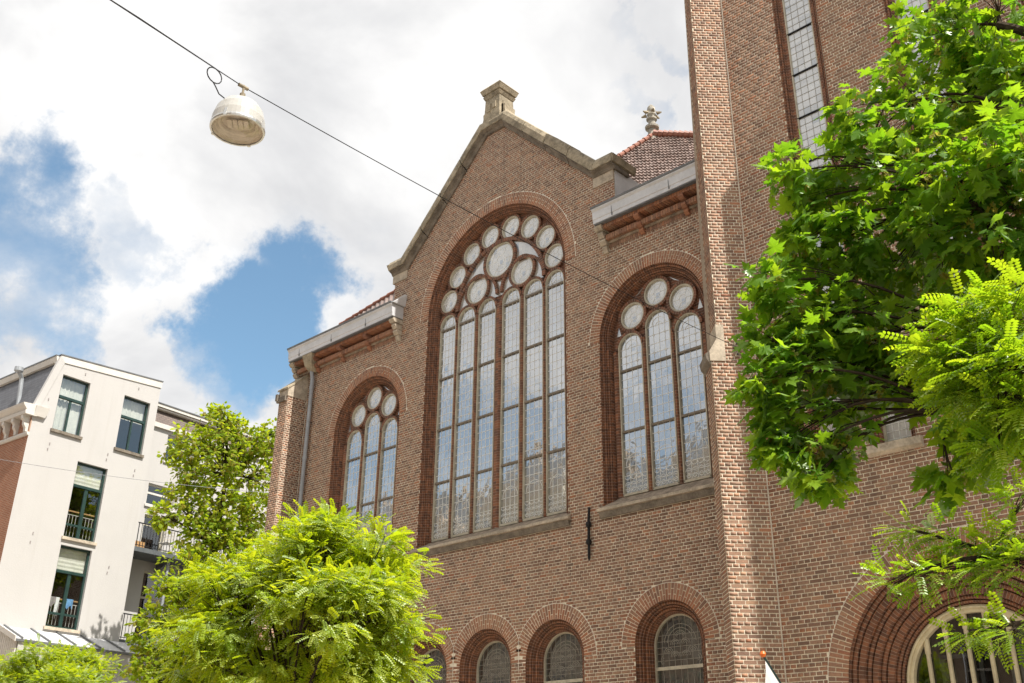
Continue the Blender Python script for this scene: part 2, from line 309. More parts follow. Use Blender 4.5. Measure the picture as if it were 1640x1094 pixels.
# ------------------------------------------------------------------ mesh helpers
class MB:
    def __init__(s): s.v = []; s.f = []; s.uv = []; s.tint = []; s.hue = []; s.any_uv = False
    def face(s, pts, uv=None, tint=0.0, hue=0.0):
        i = len(s.v); s.v.extend([tuple(map(float, q)) for q in pts]); s.f.append(tuple(range(i, i+len(pts))))
        s.uv.append(uv); s.tint.append(tint); s.hue.append(hue)
        if uv is not None: s.any_uv = True
    def box(s, a, b, tint=0.0, hue=0.0, skip=()):
        x0, y0, z0 = a; x1, y1, z1 = b
        F = {'-y': ((x0, y0, z0), (x1, y0, z0), (x1, y0, z1), (x0, y0, z1)), '+y': ((x1, y1, z0), (x0, y1, z0), (x0, y1, z1), (x1, y1, z1)),
             '-x': ((x0, y1, z0), (x0, y0, z0), (x0, y0, z1), (x0, y1, z1)), '+x': ((x1, y0, z0), (x1, y1, z0), (x1, y1, z1), (x1, y0, z1)),
             '-z': ((x0, y1, z0), (x1, y1, z0), (x1, y0, z0), (x0, y0, z0)), '+z': ((x0, y0, z1), (x1, y0, z1), (x1, y1, z1), (x0, y1, z1))}
        for k, q in F.items():
            if k in skip: continue
            if k[1] == 'y': uv = [(p[0], p[2]) for p in q]
            elif k[1] == 'x': uv = [(p[1], p[2]) for p in q]
            else: uv = [(p[0], p[1]) for p in q]
            s.face(q, uv, tint, hue)
    def hexa(s, lo, hi, tint=0.0, hue=0.0):
        """lo, hi: two matching rings of points, capped"""
        n = len(lo)
        s.face(lo[::-1], None, tint, hue); s.face(hi, None, tint, hue)
        for i in range(n): s.face((lo[i], lo[(i+1) % n], hi[(i+1) % n], hi[i]), None, tint, hue)
    def extrude_x(s, prof, x0, x1, tint=0.0, hue=0.0):
        """closed (y, z) outline pulled along X"""
        s.hexa([(x0, y, z) for y, z in prof], [(x1, y, z) for y, z in prof], tint, hue)
    def tube(s, pts, rad, n=6, tint=0.0, cap=True):
        pts = [np.asarray(p, float) for p in pts]; rings = []
        if not hasattr(rad, '__len__'): rad = [rad]*len(pts)
        up = np.array([0.31, 0.17, 0.93])
        for i, p in enumerate(pts):
            d = pts[min(i+1, len(pts)-1)]-pts[max(i-1, 0)]; d = d/(np.linalg.norm(d)+1e-9)
            a = np.cross(d, up)
            if np.linalg.norm(a) < .1: a = np.cross(d, (1, 0, 0))
            a /= np.linalg.norm(a); b = np.cross(d, a)
            rings.append([p+rad[i]*(math.cos(k*2*pi/n)*a+math.sin(k*2*pi/n)*b) for k in range(n)])
        ln = 0
        for i in range(len(pts)-1):
            for k in range(n):
                s.face((rings[i][k], rings[i][(k+1) % n], rings[i+1][(k+1) % n], rings[i+1][k]), None, tint)
        if cap: s.face(rings[0][::-1], None, tint); s.face(rings[-1], None, tint)
    def lathe(s, prof, c=(0, 0, 0), n=24, tint=0.0):
        for i in range(len(prof)-1):
            (r0, z0), (r1, z1) = prof[i], prof[i+1]
            for k in range(n):
                a, b = 2*pi*k/n, 2*pi*(k+1)/n
                P = lambda r, z, t: (c[0]+r*math.cos(t), c[1]+r*math.sin(t), c[2]+z)
                if r0 < 1e-6: s.face((P(r0, z0, a), P(r1, z1, b), P(r1, z1, a)), None, tint)
                elif r1 < 1e-6: s.face((P(r0, z0, a), P(r0, z0, b), P(r1, z1, a)), None, tint)
                else: s.face((P(r0, z0, a), P(r0, z0, b), P(r1, z1, b), P(r1, z1, a)), None, tint)
    def data(s, name, mat):
        me = bpy.data.meshes.new(name); me.from_pydata(s.v, [], s.f)
        if s.any_uv:
            u = me.uv_layers.new(name='UVMap'); arr = []
            for f, uv in zip(s.f, s.uv): arr.extend(c for p in (uv if uv is not None else [(0, 0)]*len(f)) for c in p)
            u.data.foreach_set('uv', arr)
        if any(s.tint):
            a = me.attributes.new('tint', 'FLOAT', 'FACE'); a.data.foreach_set('value', s.tint)
        if any(s.hue):
            a = me.attributes.new('hue', 'FLOAT', 'FACE'); a.data.foreach_set('value', s.hue)
        me.materials.append(MATS[mat]); me.update(); return me
    def build(s, name, mat, parent=None, smooth=False, stuff=False, label=None):
        me = s.data(name, mat)
        if smooth: me.shade_smooth()
        return link(name, me, parent, stuff, label)
def link(name, me, parent=None, stuff=False, label=None):
    o = bpy.data.objects.new(name, me); C.objects.link(o)
    if parent is not None:
        o.parent = parent
        if parent.type == 'EMPTY' and parent.get('_w'): o.matrix_parent_inverse = Matrix.Translation(-Vector(parent['_w']))
    if stuff: o['kind'] = 'stuff'
    if label: o['label'] = label
    return o
def thing(name, label, cat, loc=(0, 0, 0), rotz=0.0, group=None, world_coords=False):
    o = bpy.data.objects.new(name, None); C.objects.link(o); o.location = tuple(map(float, loc)); o.rotation_euler = (0, 0, rotz); o.empty_display_size = .3
    o['label'] = label; o['category'] = cat
    if group: o['group'] = group
    if world_coords: o['_w'] = tuple(map(float, loc))
    return o
def tag(o, label, cat, group=None):
    o['label'] = label; o['category'] = cat
    if group: o['group'] = group
    return o
def structure(o): o['kind'] = 'structure'; return o
def copy_tree(o, parent=None):
    c = o.copy(); C.objects.link(c); c.parent = parent
    if parent is not None: c.matrix_parent_inverse = o.matrix_parent_inverse.copy()
    for ch in list(o.children): copy_tree(ch, c)
    return c
def np_mesh(name, V, F, mat, tint=None, smooth=False):
    """V (n,3), F (m,k) with one face size"""
    me = bpy.data.meshes.new(name); m, k = F.shape
    me.vertices.add(len(V)); me.vertices.foreach_set('co', V.astype(np.float32).ravel())
    me.loops.add(m*k); me.loops.foreach_set('vertex_index', F.astype(np.int32).ravel())
    me.polygons.add(m); me.polygons.foreach_set('loop_start', np.arange(0, m*k, k, dtype=np.int32))
    try: me.polygons.foreach_set('loop_total', np.full(m, k, dtype=np.int32))
    except Exception: pass
    me.update(calc_edges=True)
    if tint is not None:
        a = me.attributes.new('tint', 'FLOAT', 'FACE'); a.data.foreach_set('value', tint.astype(np.float32))
    me.materials.append(MATS[mat]); me.validate()
    return me

# ------------------------------------------------------------------ ground, road, pavement
mb = MB(); mb.box((-300, -300, -.5), (300, 300, 0)); structure(mb.build('ground', 'soil'))
mb = MB(); mb.face([(-120, -20.4, .004), (60, -20.4, .004), (60, -9.8, .004), (-120, -9.8, .004)]); structure(mb.build('road', 'pale_clinker'))
for nm, y0, y1 in (('pavement_church', -9.8, 0.0), ('pavement_opposite', -24.0, -20.4)):
    mb = MB(); mb.box((-120, y0+.15 if y0 > -12 else y0, 0), (60, y1 if y0 > -12 else y1-.15, .12)); o = structure(mb.build(nm, 'paving'))
    mb = MB()
    yk = (y0, y0+.148) if y0 > -12 else (y1-.148, y1)
    mb.box((-120, yk[0], 0), (60, yk[1], .135)); mb.build('kerb', 'kerb_stone', o)

# ------------------------------------------------------------------ church
church = thing('church', 'large brown brick church with stepped round-arched windows and stone-coped gable', 'church', (-16, 3, 0), world_coords=True)
COURSE, STR = .0648, .2096
CX = -16.03
WIN = [  # centre x, spring z, outer radius of the brick ring, half opening, sill z
    (CX, 13.27, 2.70, 2.39, 7.10), (-11.29, 10.875, 1.66, 1.385, 7.10), (-20.77, 10.875, 1.66, 1.385, 7.10)]
LOW = [(-11.24, 4.36, 1.09, .78, 2.3), (-14.055, 4.29, 1.09, .78, 2.3), (-16.03, 4.29, 1.09, .78, 2.3), (-18.005, 4.29, 1.09, .78, 2.3), (-20.82, 4.36, 1.09, .78, 2.3)]
def cut(iv, a, b):
    out = []
    for x0, x1 in iv:
        if b <= x0 or a >= x1: out.append((x0, x1)); continue
        if a > x0: out.append((x0, a))
        if b < x1: out.append((b, x1))
    return out
def arch_cut(iv, z, w, grow):
    cx, zs, ro, hf, zb = w
    if z < zb: return iv
    if z <= zs: return cut(iv, cx-hf, cx+hf)
    r = ro+grow
    if z-zs >= r: return iv
    h = math.sqrt(r*r-(z-zs)**2); return cut(iv, cx-h, cx+h)
def nave_iv(z, grow):
    if z < 13.95: iv = [(-24.03, -8.2)]
    elif z < 15.12: iv = [(-19.9, -12.12)]
    else:
        h = min(3.34, .34+(18.14-z))
        if h <= .05: return []
        iv = [(CX-h, CX+h)]
    for w in WIN+LOW: iv = arch_cut(iv, z, w, grow)
    return iv
TX0, TX1, TY = -8.22, 2.2, -1.27  # right end stretched out of view to carry the added shadow ledge
PORTAL = (-5.42, 3.20, 2.10, 1.78, 0.0)
LANC = [(-6.665, 22.0, .66, .435, 8.62), (-4.55, 22.0, .66, .435, 8.62), (-2.43, 22.0, .66, .435, 8.62)]
TRIO = [(-7.02, 7.75, .43, .33, 6.74), (-5.98, 7.75, .43, .33, 6.74), (-4.55, 7.95, .75, .62, 6.60), (-3.1, 7.75, .43, .33, 6.74)]
def tower_iv(z, grow):
    iv = [(TX0, TX1)]
    for w in [PORTAL]+LANC+TRIO: iv = arch_cut(iv, z, w, grow)
    return iv
S2 = math.sqrt(.5)
ALLB = []       # every laid brick of the church: (frame id, a0, a1, z, tint, hue, full)
FRAMES = {}
def lay(fid, O, e, n, iv, z0, z1, red_edges=True):
    """brick courses in English cross bond on a vertical face; returns the mortar mesh"""
    O = np.array(O, float); e = np.array(e, float); n = np.array(n, float); FRAMES[fid] = (O, e, n)
    mort = MB(); k0 = int(math.floor(z0/COURSE)); k1 = int(math.ceil(z1/COURSE))
    for k in range(k0, k1):
        z = k*COURSE; zm = z+COURSE/2
        for a, b in iv(zm, -.10):
            P = lambda u, zz, d: O+e*u+n*d+np.array([0, 0, zz])
            mort.face((P(a, z, -.003), P(b, z, -.003), P(b, z+COURSE, -.003), P(a, z+COURSE, -.003)))
        st = (k % 2 == 0); step = STR if st else STR/2
        off = ((k//2) % 2)*STR/2 if st else STR/4
        for a, b in iv(zm, .012):
            j = math.floor((a-off)/step)
            while True:
                u0 = off+j*step; u1 = u0+step; j += 1
                if u0 >= b: break
                v0, v1 = max(u0, a), min(u1, b)
                if v1-v0 < .035: continue
                near = min(abs(v0-a), abs(v1-b)) < .02 and red_edges
                ALLB.append((fid, v0+.0063, v1-.0063, z+.0063, random.random(), (random.uniform(.25, .8) if near else (.75 if random.random() < .035 else random.random()**4*.25)), (v1-v0) > step*.99, st))
    return mort
nave = lay('nave', (0, 0, 0), (1, 0, 0), (0, -1, 0), nave_iv, 1.94, 18.3).build('nave_wall', 'mortar', church)
mbm = lay('tower', (0, TY, 0), (1, 0, 0), (0, -1, 0), tower_iv, 1.94, 18.0)
tower = mbm.build('tower_wall', 'mortar', church)
# diagonal buttress on the tower corner: long side, end, with a set-off at 9 m
def dI(z, g): return [(-.775 if z < 8.72 else -.645, 0)]
def eI(z, g): return [(0, .50)]
P0 = np.array([TX0, TY, 0])
def E1(z): return P0+np.array([-S2, -S2, 0])*(.775 if z < 8.72 else .645)
dm = lay('diag', P0, (S2, S2, 0), (S2, -S2, 0), dI, 1.94, 18.0, False)
lay_l = lay('dend_low', E1(5), (-S2, S2, 0), (-S2, -S2, 0), eI, 1.94, 8.72, False)
lay_h = lay('dend_high', E1(12), (-S2, S2, 0), (-S2, -S2, 0), eI, 8.72, 18.0, False)
for q in (lay_l, lay_h):
    for f in q.f: dm.face([q.v[i] for i in f])
butt = dm.build('diagonal_buttress', 'mortar', church)
# perpendicular buttress at the far end of the nave
BX0, BX1, BY = -24.10, -23.66, -.65
lm = lay('lb_front', (0, BY, 0), (1, 0, 0), (0, -1, 0), lambda z, g: [(BX0, BX1)], 1.94, 12.30, False)
q = lay('lb_side', (BX1, BY, 0), (0, 1, 0), (1, 0, 0), lambda z, g: [(0, -BY)], 1.94, 12.30, False)
for f in q.f: lm.face([q.v[i] for i in f])
lbutt = lm.build('corner_buttress', 'mortar', church)
WALL_OF = {'nave': nave, 'tower': tower, 'diag': butt, 'dend_low': butt, 'dend_high': butt, 'lb_front': lbutt, 'lb_side': lbutt}
# the 300 bricks that show largest become objects, the rest one mesh for each wall
cent = np.array([FRAMES[b[0]][0]+FRAMES[b[0]][1]*(b[1]+b[2])/2+np.array([0, 0, b[3]+.026]) for b in ALLB])
dist = np.linalg.norm(cent-CAM, axis=1); pxy = px(cent)
score = np.array([(b[2]-b[1]) for b in ALLB])/dist
ok = (pxy[:, 0] > 1165) & (pxy[:, 0] < 1420) & (pxy[:, 1] < 1092) & (pxy[:, 1] > 800) & np.array([b[6] and b[7] and b[0] in ('tower', 'diag') for b in ALLB])
score = np.where(ok, score, -1); order = np.argsort(-score)[:300]; chosen = set(int(i) for i in order if score[i] > 0)
HB = COURSE-.0126
def brick_faces(w, mbk=None):
    return None
uw = STR-.0126
unit = MB(); unit.box((0, -.004, 0), (uw, .014, HB), skip=('+y',)); UNIT = unit.data('brick', 'brick')
groups = {}
for i, b in enumerate(ALLB):
    if i in chosen:
        O, e, n = FRAMES[b[0]]; o = link('brick', UNIT, WALL_OF[b[0]])
        p_ = O+e*b[1]+np.array([0, 0, b[3]])+n*random.uniform(-.004, -.002); o.location = tuple(p_); o.rotation_euler = (0, 0, math.atan2(e[1], e[0]))
        o.scale = ((b[2]-b[1])/uw, 1, 1)
    else: groups.setdefault(b[0], []).append(b)
bywall = {}
for fid, bl in groups.items():
    O, e, n = FRAMES[fid]; m = len(bl)
    a0 = np.array([b[1] for b in bl])[:, None]; a1 = np.array([b[2] for b in bl])[:, None]; z = np.array([b[3] for b in bl])[:, None]
    pr = rng.uniform(-.001, .002, (m, 1)); zv = np.array([0, 0, 1.0])
    j0 = rng.uniform(-.001, .001, (m, 4, 1))
    def pt(a, dz, d, j): return O+e*(a+j)+zv*(z+dz)+n*d
    V = np.stack([pt(a0, 0, pr, j0[:, 0]), pt(a1, 0, pr, j0[:, 1]), pt(a1, HB, pr, j0[:, 2]), pt(a0, HB, pr, j0[:, 3]), pt(a0, 0, -.014, 0), pt(a1, 0, -.014, 0), pt(a1, HB, -.014, 0), pt(a0, HB, -.014, 0)], 1)
    Fq = np.array([(0, 1, 2, 3), (4, 5, 1, 0), (5, 6, 2, 1), (6, 7, 3, 2), (7, 4, 0, 3)])
    F = (np.arange(m)[:, None, None]*8+Fq[None]).reshape(-1, 4)
    bywall.setdefault(WALL_OF[fid], []).append((V.reshape(-1, 3), F, np.repeat([b[4] for b in bl], 5), np.repeat([b[5] for b in bl], 5)))
for w, parts in bywall.items():
    Vs, Fs, Ts, Hs = [], [], [], []; off = 0
    for V, F, T, H in parts: Vs.append(V); Fs.append(F+off); Ts.append(T); Hs.append(H); off += len(V)
    me = np_mesh('brickwork', np.concatenate(Vs), np.concatenate(Fs), 'brick', np.concatenate(Ts))
    a = me.attributes.new('hue', 'FLOAT', 'FACE'); a.data.foreach_set('value', np.concatenate(Hs).astype(np.float32))
    link('brickwork', me, w, stuff=True)

mb = MB(); c0 = P0+np.array([.004, -.004, 0]); mb.hexa([tuple(c0+np.array([-.012, -.002, 1.95])), tuple(c0+np.array([.012, -.012, 1.95])), tuple(c0+np.array([.012, .01, 1.95]))], [tuple(c0+np.array([-.012, -.002, 18.])), tuple(c0+np.array([.012, -.012, 18.])), tuple(c0+np.array([.012, .01, 18.]))]); mb.build('corner_joint', 'joint_line', church)
mb = MB(); mb.box((BX1+.001, -.012, 2.0), (BX1+.012, .0, 12.3)); mb.build('corner_joint', 'joint_line', church)
# masses behind the faces (returns, plinth, tower body)
mb = MB()
mb.box((-24.02, .12, 0), (-24.0, 12, 13.9)); mb.box((-24.02, 11.9, 0), (-8.2, 12, 13.9)); mb.box((-24.02, .02, 1.0), (-8.2, .11, 1.95)); mb.build('rear_wall', 'church_brickwork', church)
mb = MB(); mb.box((-24.05, -.06, 0), (-8.9, .02, 1.94)); mb.build('plinth', 'dark_stone', church)
mb = MB(); mb.box((-8.21, -1.20, 18.0), (2.2, 8, 26)); mb.box((-8.21, -1.20, 0), (-8.19, 8, 18)); mb.box((2.19, -1.2, 0), (2.2, 8, 18)); mb.box((-8.2, 7.9, 0), (2.2, 8, 18))
mb.box((-8.3, TY-.08, 0), (-7.22, TY+.2, 1.94)); mb.box((-3.62, TY-.08, 0), (2.2, TY+.2, 1.94)); mb.build('tower_body', 'church_brickwork', church)
mb = MB(); mb.hexa([tuple(E1(5)+np.array([-S2, S2, 0])*.5+np.array([0, 0, 1.9])), tuple(P0+np.array([-.36, .36, 1.9])), tuple(P0+np.array([-.36, .36, 18.])), tuple(E1(12)+np.array([-S2, S2, 0])*.5+np.array([0, 0, 18.]))],
    [tuple(P0+np.array([-.3, .42, 1.9])), tuple(P0+np.array([-.2, .42, 1.9])), tuple(P0+np.array([-.2, .42, 18.])), tuple(P0+np.array([-.3, .42, 18.]))]); mb.build('buttress_back', 'church_brickwork', church)

# ------- brick rings round the openings (voussoirs), orders, sills
VB = []   # voussoir pieces: (matrix-free corner list, centre)
def ring_pieces(cx, zs, ro, ri, Y, clip=None, nfac=1.0):
    n = max(12, int(round(pi*(ro+ri)/2/.0655*nfac))); g = .0068; th = ro-ri
    for k in range(n):
        t0, t1 = pi-(k)*pi/n, pi-(k+1)*pi/n
        if th > .28: parts = ((ri, ri+.096), (ri+.110, ro)) if k % 2 else ((ri, ri+.198), (ri+.212, ro))
        elif th > .2: parts = ((ri, ri+th*.34), (ri+th*.34+.01, ro)) if k % 2 else ((ri, ri+th*.62), (ri+th*.62+.01, ro))
        else: parts = ((ri, ro),)
        for q, (r0, r1) in enumerate(parts):
            P = lambda r, t, d, s: (cx+r*math.cos(t)+s*g*math.sin(t), Y+d, zs+r*math.sin(t)-s*g*math.cos(t))
            cxz = (cx+(r0+r1)/2*math.cos((t0+t1)/2), zs+(r0+r1)/2*math.sin((t0+t1)/2))
            if clip and not clip(*cxz): continue
            fr = [P(r0, t0, -.004, 1), P(r1, t0, -.004, 1), P(r1, t1, -.004, -1), P(r0, t1, -.004, -1)]
            bk = [(x, y+.022, z) for x, y, z in fr]
            VB.append((fr, bk, q == 0, Y))
RM = [0]
def ring_mortar(mb, cx, zs, ro, ri, Y, n=56, d=.0):
    RM[0] += 1; d = .0005+.0007*(RM[0] % 5)
    for k in range(n):
        t0, t1 = pi-k*pi/n, pi-(k+1)*pi/n
        mb.face([(cx+ri*math.cos(t0), Y+d, zs+ri*math.sin(t0)), (cx+ro*math.cos(t0), Y+d, zs+ro*math.sin(t0)), (cx+ro*math.cos(t1), Y+d, zs+ro*math.sin(t1)), (cx+ri*math.cos(t1), Y+d, zs+ri*math.sin(t1))])
def arch_ring(mb, cx, zs, r0, r1, yf, yb, a0=0.0, a1=pi, n=40, vs=0.0):
    """flat-faced ring of rectangular section; U runs along the ring"""
    rm = (r0+r1)/2
    for k in range(n):
        t0 = a0+(a1-a0)*k/n; t1 = a0+(a1-a0)*(k+1)/n; u0, u1 = t0*rm, t1*rm
        P = lambda r, t, y: (cx+r*math.cos(t), y, zs+r*math.sin(t))
        mb.face([P(r0, t0, yf), P(r1, t0, yf), P(r1, t1, yf), P(r0, t1, yf)], [(u0, vs), (u0, vs+.06), (u1, vs+.06), (u1, vs)])
        mb.face([P(r0, t0, yf), P(r0, t1, yf), P(r0, t1, yb), P(r0, t0, yb)], [(u0, vs), (u1, vs), (u1, vs+.06), (u0, vs+.06)])
        mb.face([P(r1, t0, yf), P(r1, t0, yb), P(r1, t1, yb), P(r1, t1, yf)], [(u0, vs), (u0, vs+.06), (u1, vs+.06), (u1, vs)])
def roll(d, y, r, n=6, a0=-100, a1=100):
    """points of a roll moulding bulging to the front and inward: centre (d, y)"""
    return [(d+r*math.sin(R(a)), y-r*math.cos(R(a))) for a in np.linspace(a0, a1, n)]
def sweep(mb, cx, zs, half, zb, prof, Y=0.0, n=44):
    st = [('l', zb), ('l', zs)]+[('a', pi-pi*k/n) for k in range(1, n)]+[('r', zs), ('r', zb)]
    U = [0, zs-zb]
    for k in range(1, n): U.append(zs-zb+half*pi*k/n)
    U += [zs-zb+half*pi, 2*(zs-zb)+half*pi]
    vl = [0]
    for (a, b), (c_, d_) in zip(prof, prof[1:]): vl.append(vl[-1]+math.hypot(c_-a, d_-b))
    def P(s, d, y):
        k, v = s; r = half-d
        if k == 'l': return (cx-r, Y+y, v)
        if k == 'r': return (cx+r, Y+y, v)
        return (cx+r*math.cos(v), Y+y, zs+r*math.sin(v))
    for i in range(len(st)-1):
        for j in range(len(prof)-1):
            mb.face([P(st[i], *prof[j]), P(st[i+1], *prof[j]), P(st[i+1], *prof[j+1]), P(st[i], *prof[j+1])],
                    [(U[i], vl[j]), (U[i+1], vl[j]), (U[i+1], vl[j+1]), (U[i], vl[j+1])])
    return mb
def order(d, y, r, tail, groove=.045):
    """roll moulding with a dark quirk behind it, then a flat of width tail"""
    return roll(d+r, y+r, r, 7, -90, 115)+[(d+2*r+.004, y+r+groove), (d+2*r+.018, y+r+groove), (d+2*r+.02, y+r+.004), (d+2*r+.02+tail, y+r+.004)]
PROF_A = [(0, -.006), (0, .04), (.006, .05)]+order(.008, .05, .027, .012)+[(.094, .115)]+order(.096, .115, .022, .006)+[(.170, .16), (.170, .30)]
PROF_L = [(0, -.006), (0, .05), (.008, .06)]+order(.01, .06, .030, .02)+[(.110, .15)]+order(.112, .15, .026, .012)+[(.198, .24), (.215, .245), (.215, .40)]
PROF_P = [(0, -.006), (0, .05), (.01, .06)]+order(.012, .06, .036, .09, .08)+[(.198, .15)]+order(.20, .15, .032, .09, .08)+[(.376, .235)]+order(.378, .235, .034, .10, .08)+[(.568, .32)]+order(.570, .32, .028, .03, .06)+[(.680, .42), (.70, .425), (.70, .52)]
PROF_T = [(0, -.006), (0, .03), (.01, .035)]+order(.012, .035, .022, .012, .03)+[(.09, .10), (.16, .105), (.16, .16)]

def sill(parent, x0, x1, z0, z1, ztop, yf, yb, mat='pale_stone', low='sill_stone'):
    mb = MB(); mb.extrude_x([(yf, z1), (yf, z1-.055), (yf+.03, z1-.07), (.02, z1-.07), (yb, ztop-.05), (yb, ztop)], x0, x1); o = mb.build('sill', low, parent)
    mb = MB(); mb.extrude_x([(yf-.006, z1+.006), (yf-.006, z1-.05), (yf+.05, z1-.05), (yf+.05, z1+.03)], x0-.006, x1+.006); mb.build('sill_lip', mat, parent)
    mb = MB(); mb.extrude_x([(yf+.02, z1-.071), (yf+.05, z0+.03), (yf+.06, z0), (.03, z0), (.03, z1-.071)], x0+.02, x1-.02); mb.build('drip_mould', 'dark_stone', parent)
    return o
def pane_poly(mb, x0, x1, z0, z1, Y, head=False, origin=None):
    ox, oz = origin or (x0, z0)
    pts = [(x0, Y, z0), (x1, Y, z0)]
    if head:
        c, r = (x0+x1)/2, (x1-x0)/2
        pts += [(c+r*math.cos(t), Y, z1+r*math.sin(t)) for t in np.linspace(0, pi, 17)]
    else: pts += [(x1, Y, z1), (x0, Y, z1)]
    mb.face(pts, [(p[0]-ox, p[2]-oz) for p in pts])
def disc(mb, cx, cz, r, Y, n=28):
    pts = [(cx+r*math.cos(2*pi*k/n), Y, cz+r*math.sin(2*pi*k/n)) for k in range(n)]
    mb.face(pts, [(p[0]-cx+3, p[2]-cz+3) for p in pts])
def strip(mb, a, b, Y, w=.009, d=.006):
    """a lead came: thin raised strip from a to b in the glass plane"""
    dx, dz = b[0]-a[0], b[1]-a[1]; l = math.hypot(dx, dz)
    if l < 1e-4: return
    nx, nz = -dz/l*w/2, dx/l*w/2
    f = [(a[0]-nx, Y-d, a[1]-nz), (b[0]-nx, Y-d, b[1]-nz), (b[0]+nx, Y-d, b[1]+nz), (a[0]+nx, Y-d, a[1]+nz)]
    g = [(x, Y, z) for x, y, z in f]
    mb.face(f)
    mb.face((f[0], g[0], g[1], f[1])); mb.face((f[2], g[2], g[3], f[3]))
def arc_strip(mb, cx, cz, r, a0, a1, Y, n=8, w=.009):
    t = np.linspace(a0, a1, n+1)
    for p, q in zip(t, t[1:]): strip(mb, (cx+r*math.cos(p), cz+r*math.sin(p)), (cx+r*math.cos(q), cz+r*math.sin(q)), Y, w)
def lead_panel(mb, x0, x1, z0, z1, Y, cols=4, rows=7, head=False, orn=0, w=.009):
    wd = (x1-x0)
    c, r = (x0+x1)/2, wd/2
    for k in range(1, cols):
        x = x0+wd*k/cols
        zt = z1+(math.sqrt(max(0, r*r-(x-c)**2)) if head else 0)
        strip(mb, (x, z0), (x, zt), Y, w)
    for k in range(1, rows+1 if head else rows):
        z = z0+(z1-z0)*k/rows
        if z1-z0 < .05: break
        strip(mb, (x0, z), (x1, z), Y, w)
    if head:
        arc_strip(mb, c, z1, r*.62, 0, pi, Y, 8, w); arc_strip(mb, c, z1-.02, r*.3, 0, pi, Y, 6, w)
    h = (z1-z0)/rows; cwid = wd/cols
    if orn == 1:      # looped border along the bottom
        for k in range(cols):
            cc = x0+cwid*(k+.5)
            arc_strip(mb, cc, z0+h*.9, cwid*.46, 0, pi, Y, 6, w); arc_strip(mb, cc, z0+h*1.9, cwid*.46, pi, 2*pi, Y, 6, w); arc_strip(mb, cc, z0+h*.45, cwid*.3, 0, 2*pi, Y, 8, w)
        arc_strip(mb, c, z0+h*3.1, wd*.42, 0, pi, Y, 10, w)
        strip(mb, (x0, z0+h*.5), (x1, z0+h*.5), Y, w)
    if orn in (1, 2):   # little diamonds on the crossings
        for sx in (.25, .75):
            for zz in ((z1-h,) if orn == 1 else (z0+h, z1-h)):
                xx = x0+wd*sx; s = .035
                for a, b in (((-s, 0), (0, s)), ((0, s), (s, 0)), ((s, 0), (0, -s)), ((0, -s), (-s, 0))): strip(mb, (xx+a[0], zz+a[1]), (xx+b[0], zz+b[1]), Y, w)

YG = .285
def roundel(parent, cx, cz, r, ring, Y=YG, glass='obscured_glass'):
    mb = MB(); arch_ring(mb, cx, cz, r+.018, r+ring, Y-.07, Y+.01, 0, 2*pi, 40); mb.build('roundel_ring', 'tracery_brick', parent)
    mb = MB(); arch_ring(mb, cx, cz, r-.022, r+.018, Y-.05, Y+.01, 0, 2*pi, 36); mb.build('roundel_frame', 'pale_frame', parent)
    mb = MB(); disc(mb, cx, cz, r-.01, Y-.004); mb.build('roundel_pane', glass, parent)
    mb = MB()
    for k in range(6): strip(mb, (cx+r*.3*math.cos(k*pi/3), cz+r*.3*math.sin(k*pi/3)), (cx+r*.97*math.cos(k*pi/3), cz+r*.97*math.sin(k*pi/3)), Y-.004, .007)
    arc_strip(mb, cx, cz, r*.3, 0, 2*pi, Y-.004, 10, .007); arc_strip(mb, cx, cz, r*.68, 0, 2*pi, Y-.004, 16, .007)
    mb.build('roundel_leading', 'lead', parent, stuff=True)
def light(parent, x0, x1, zb, rows, zs, orn_bottom=True):
    """one tall light: cream frame, panes between saddle bars, leading, round head with a brick ring"""
    fr = MB(); fw = .020
    for xa, xb in ((x0-.005, x0+fw), (x1-fw, x1+.005)): fr.box((xa, YG-.05, zb), (xb, YG+.01, zs))
    c, r = (x0+x1)/2, (x1-x0)/2
    arch_ring(fr, c, zs, r-fw, r+.005, YG-.06, YG+.01, 0, pi, 20); fr.box((x0, YG-.05, zb-.02), (x1, YG+.01, zb+.03)); fr.build('frame', 'pale_frame', parent)
    xs0, xs1 = x0+fw, x1-fw
    edges = [zb+.03]+list(rows)+[zs]
    for i in range(len(edges)-1):
        a, b = edges[i], edges[i+1]; head = i == len(edges)-2
        mb = MB(); pane_poly(mb, xs0, xs1, a, b, YG, head, (xs0, zb)); mb.build('pane', 'leaded_glass', parent)
        ld = MB(); nr = max(1, int(round((b-a)/.197)))
        if head and b-a < .12: nr = 1
        lead_panel(ld, xs0, xs1, a, b, YG-.001, 4, nr, head, 1 if i == 0 and orn_bottom else (2 if i % 2 == 0 else 0)); ld.build('leading', 'lead', parent, stuff=True)
    for z in rows:
        mb = MB(); mb.box((x0+.01, YG-.045, z-.022), (x1-.01, YG-.008, z+.022)); mb.build('saddle_bar', 'transom', parent)
def head_ring(parent, c, zs, r, w):
    mb = MB(); arch_ring(mb, c, zs, r+.005, r+w, YG-.075, YG+.012, 0, pi, 22); mb.build('light_head', 'tracery_brick', parent)
def mullion(parent, x0, x1, z0, z1):
    mb = MB(); ch = min(.05, (x1-x0)*.30); yf, yb = YG-.075, YG+.012
    out = [(x0, yb), (x0, yf+.06), (x0+ch, yf), (x1-ch, yf), (x1, yf+.06), (x1, yb)]
    for (xa, ya), (xb, yb_) in zip(out, out[1:]):
        mb.face([(xa, ya, z0), (xb, yb_, z0), (xb, yb_, z1), (xa, ya, z1)], [(z0, xa), (z0, xb), (z1, xb), (z1, xa)])
    mb.build('mullion', 'moulded_brick', parent)
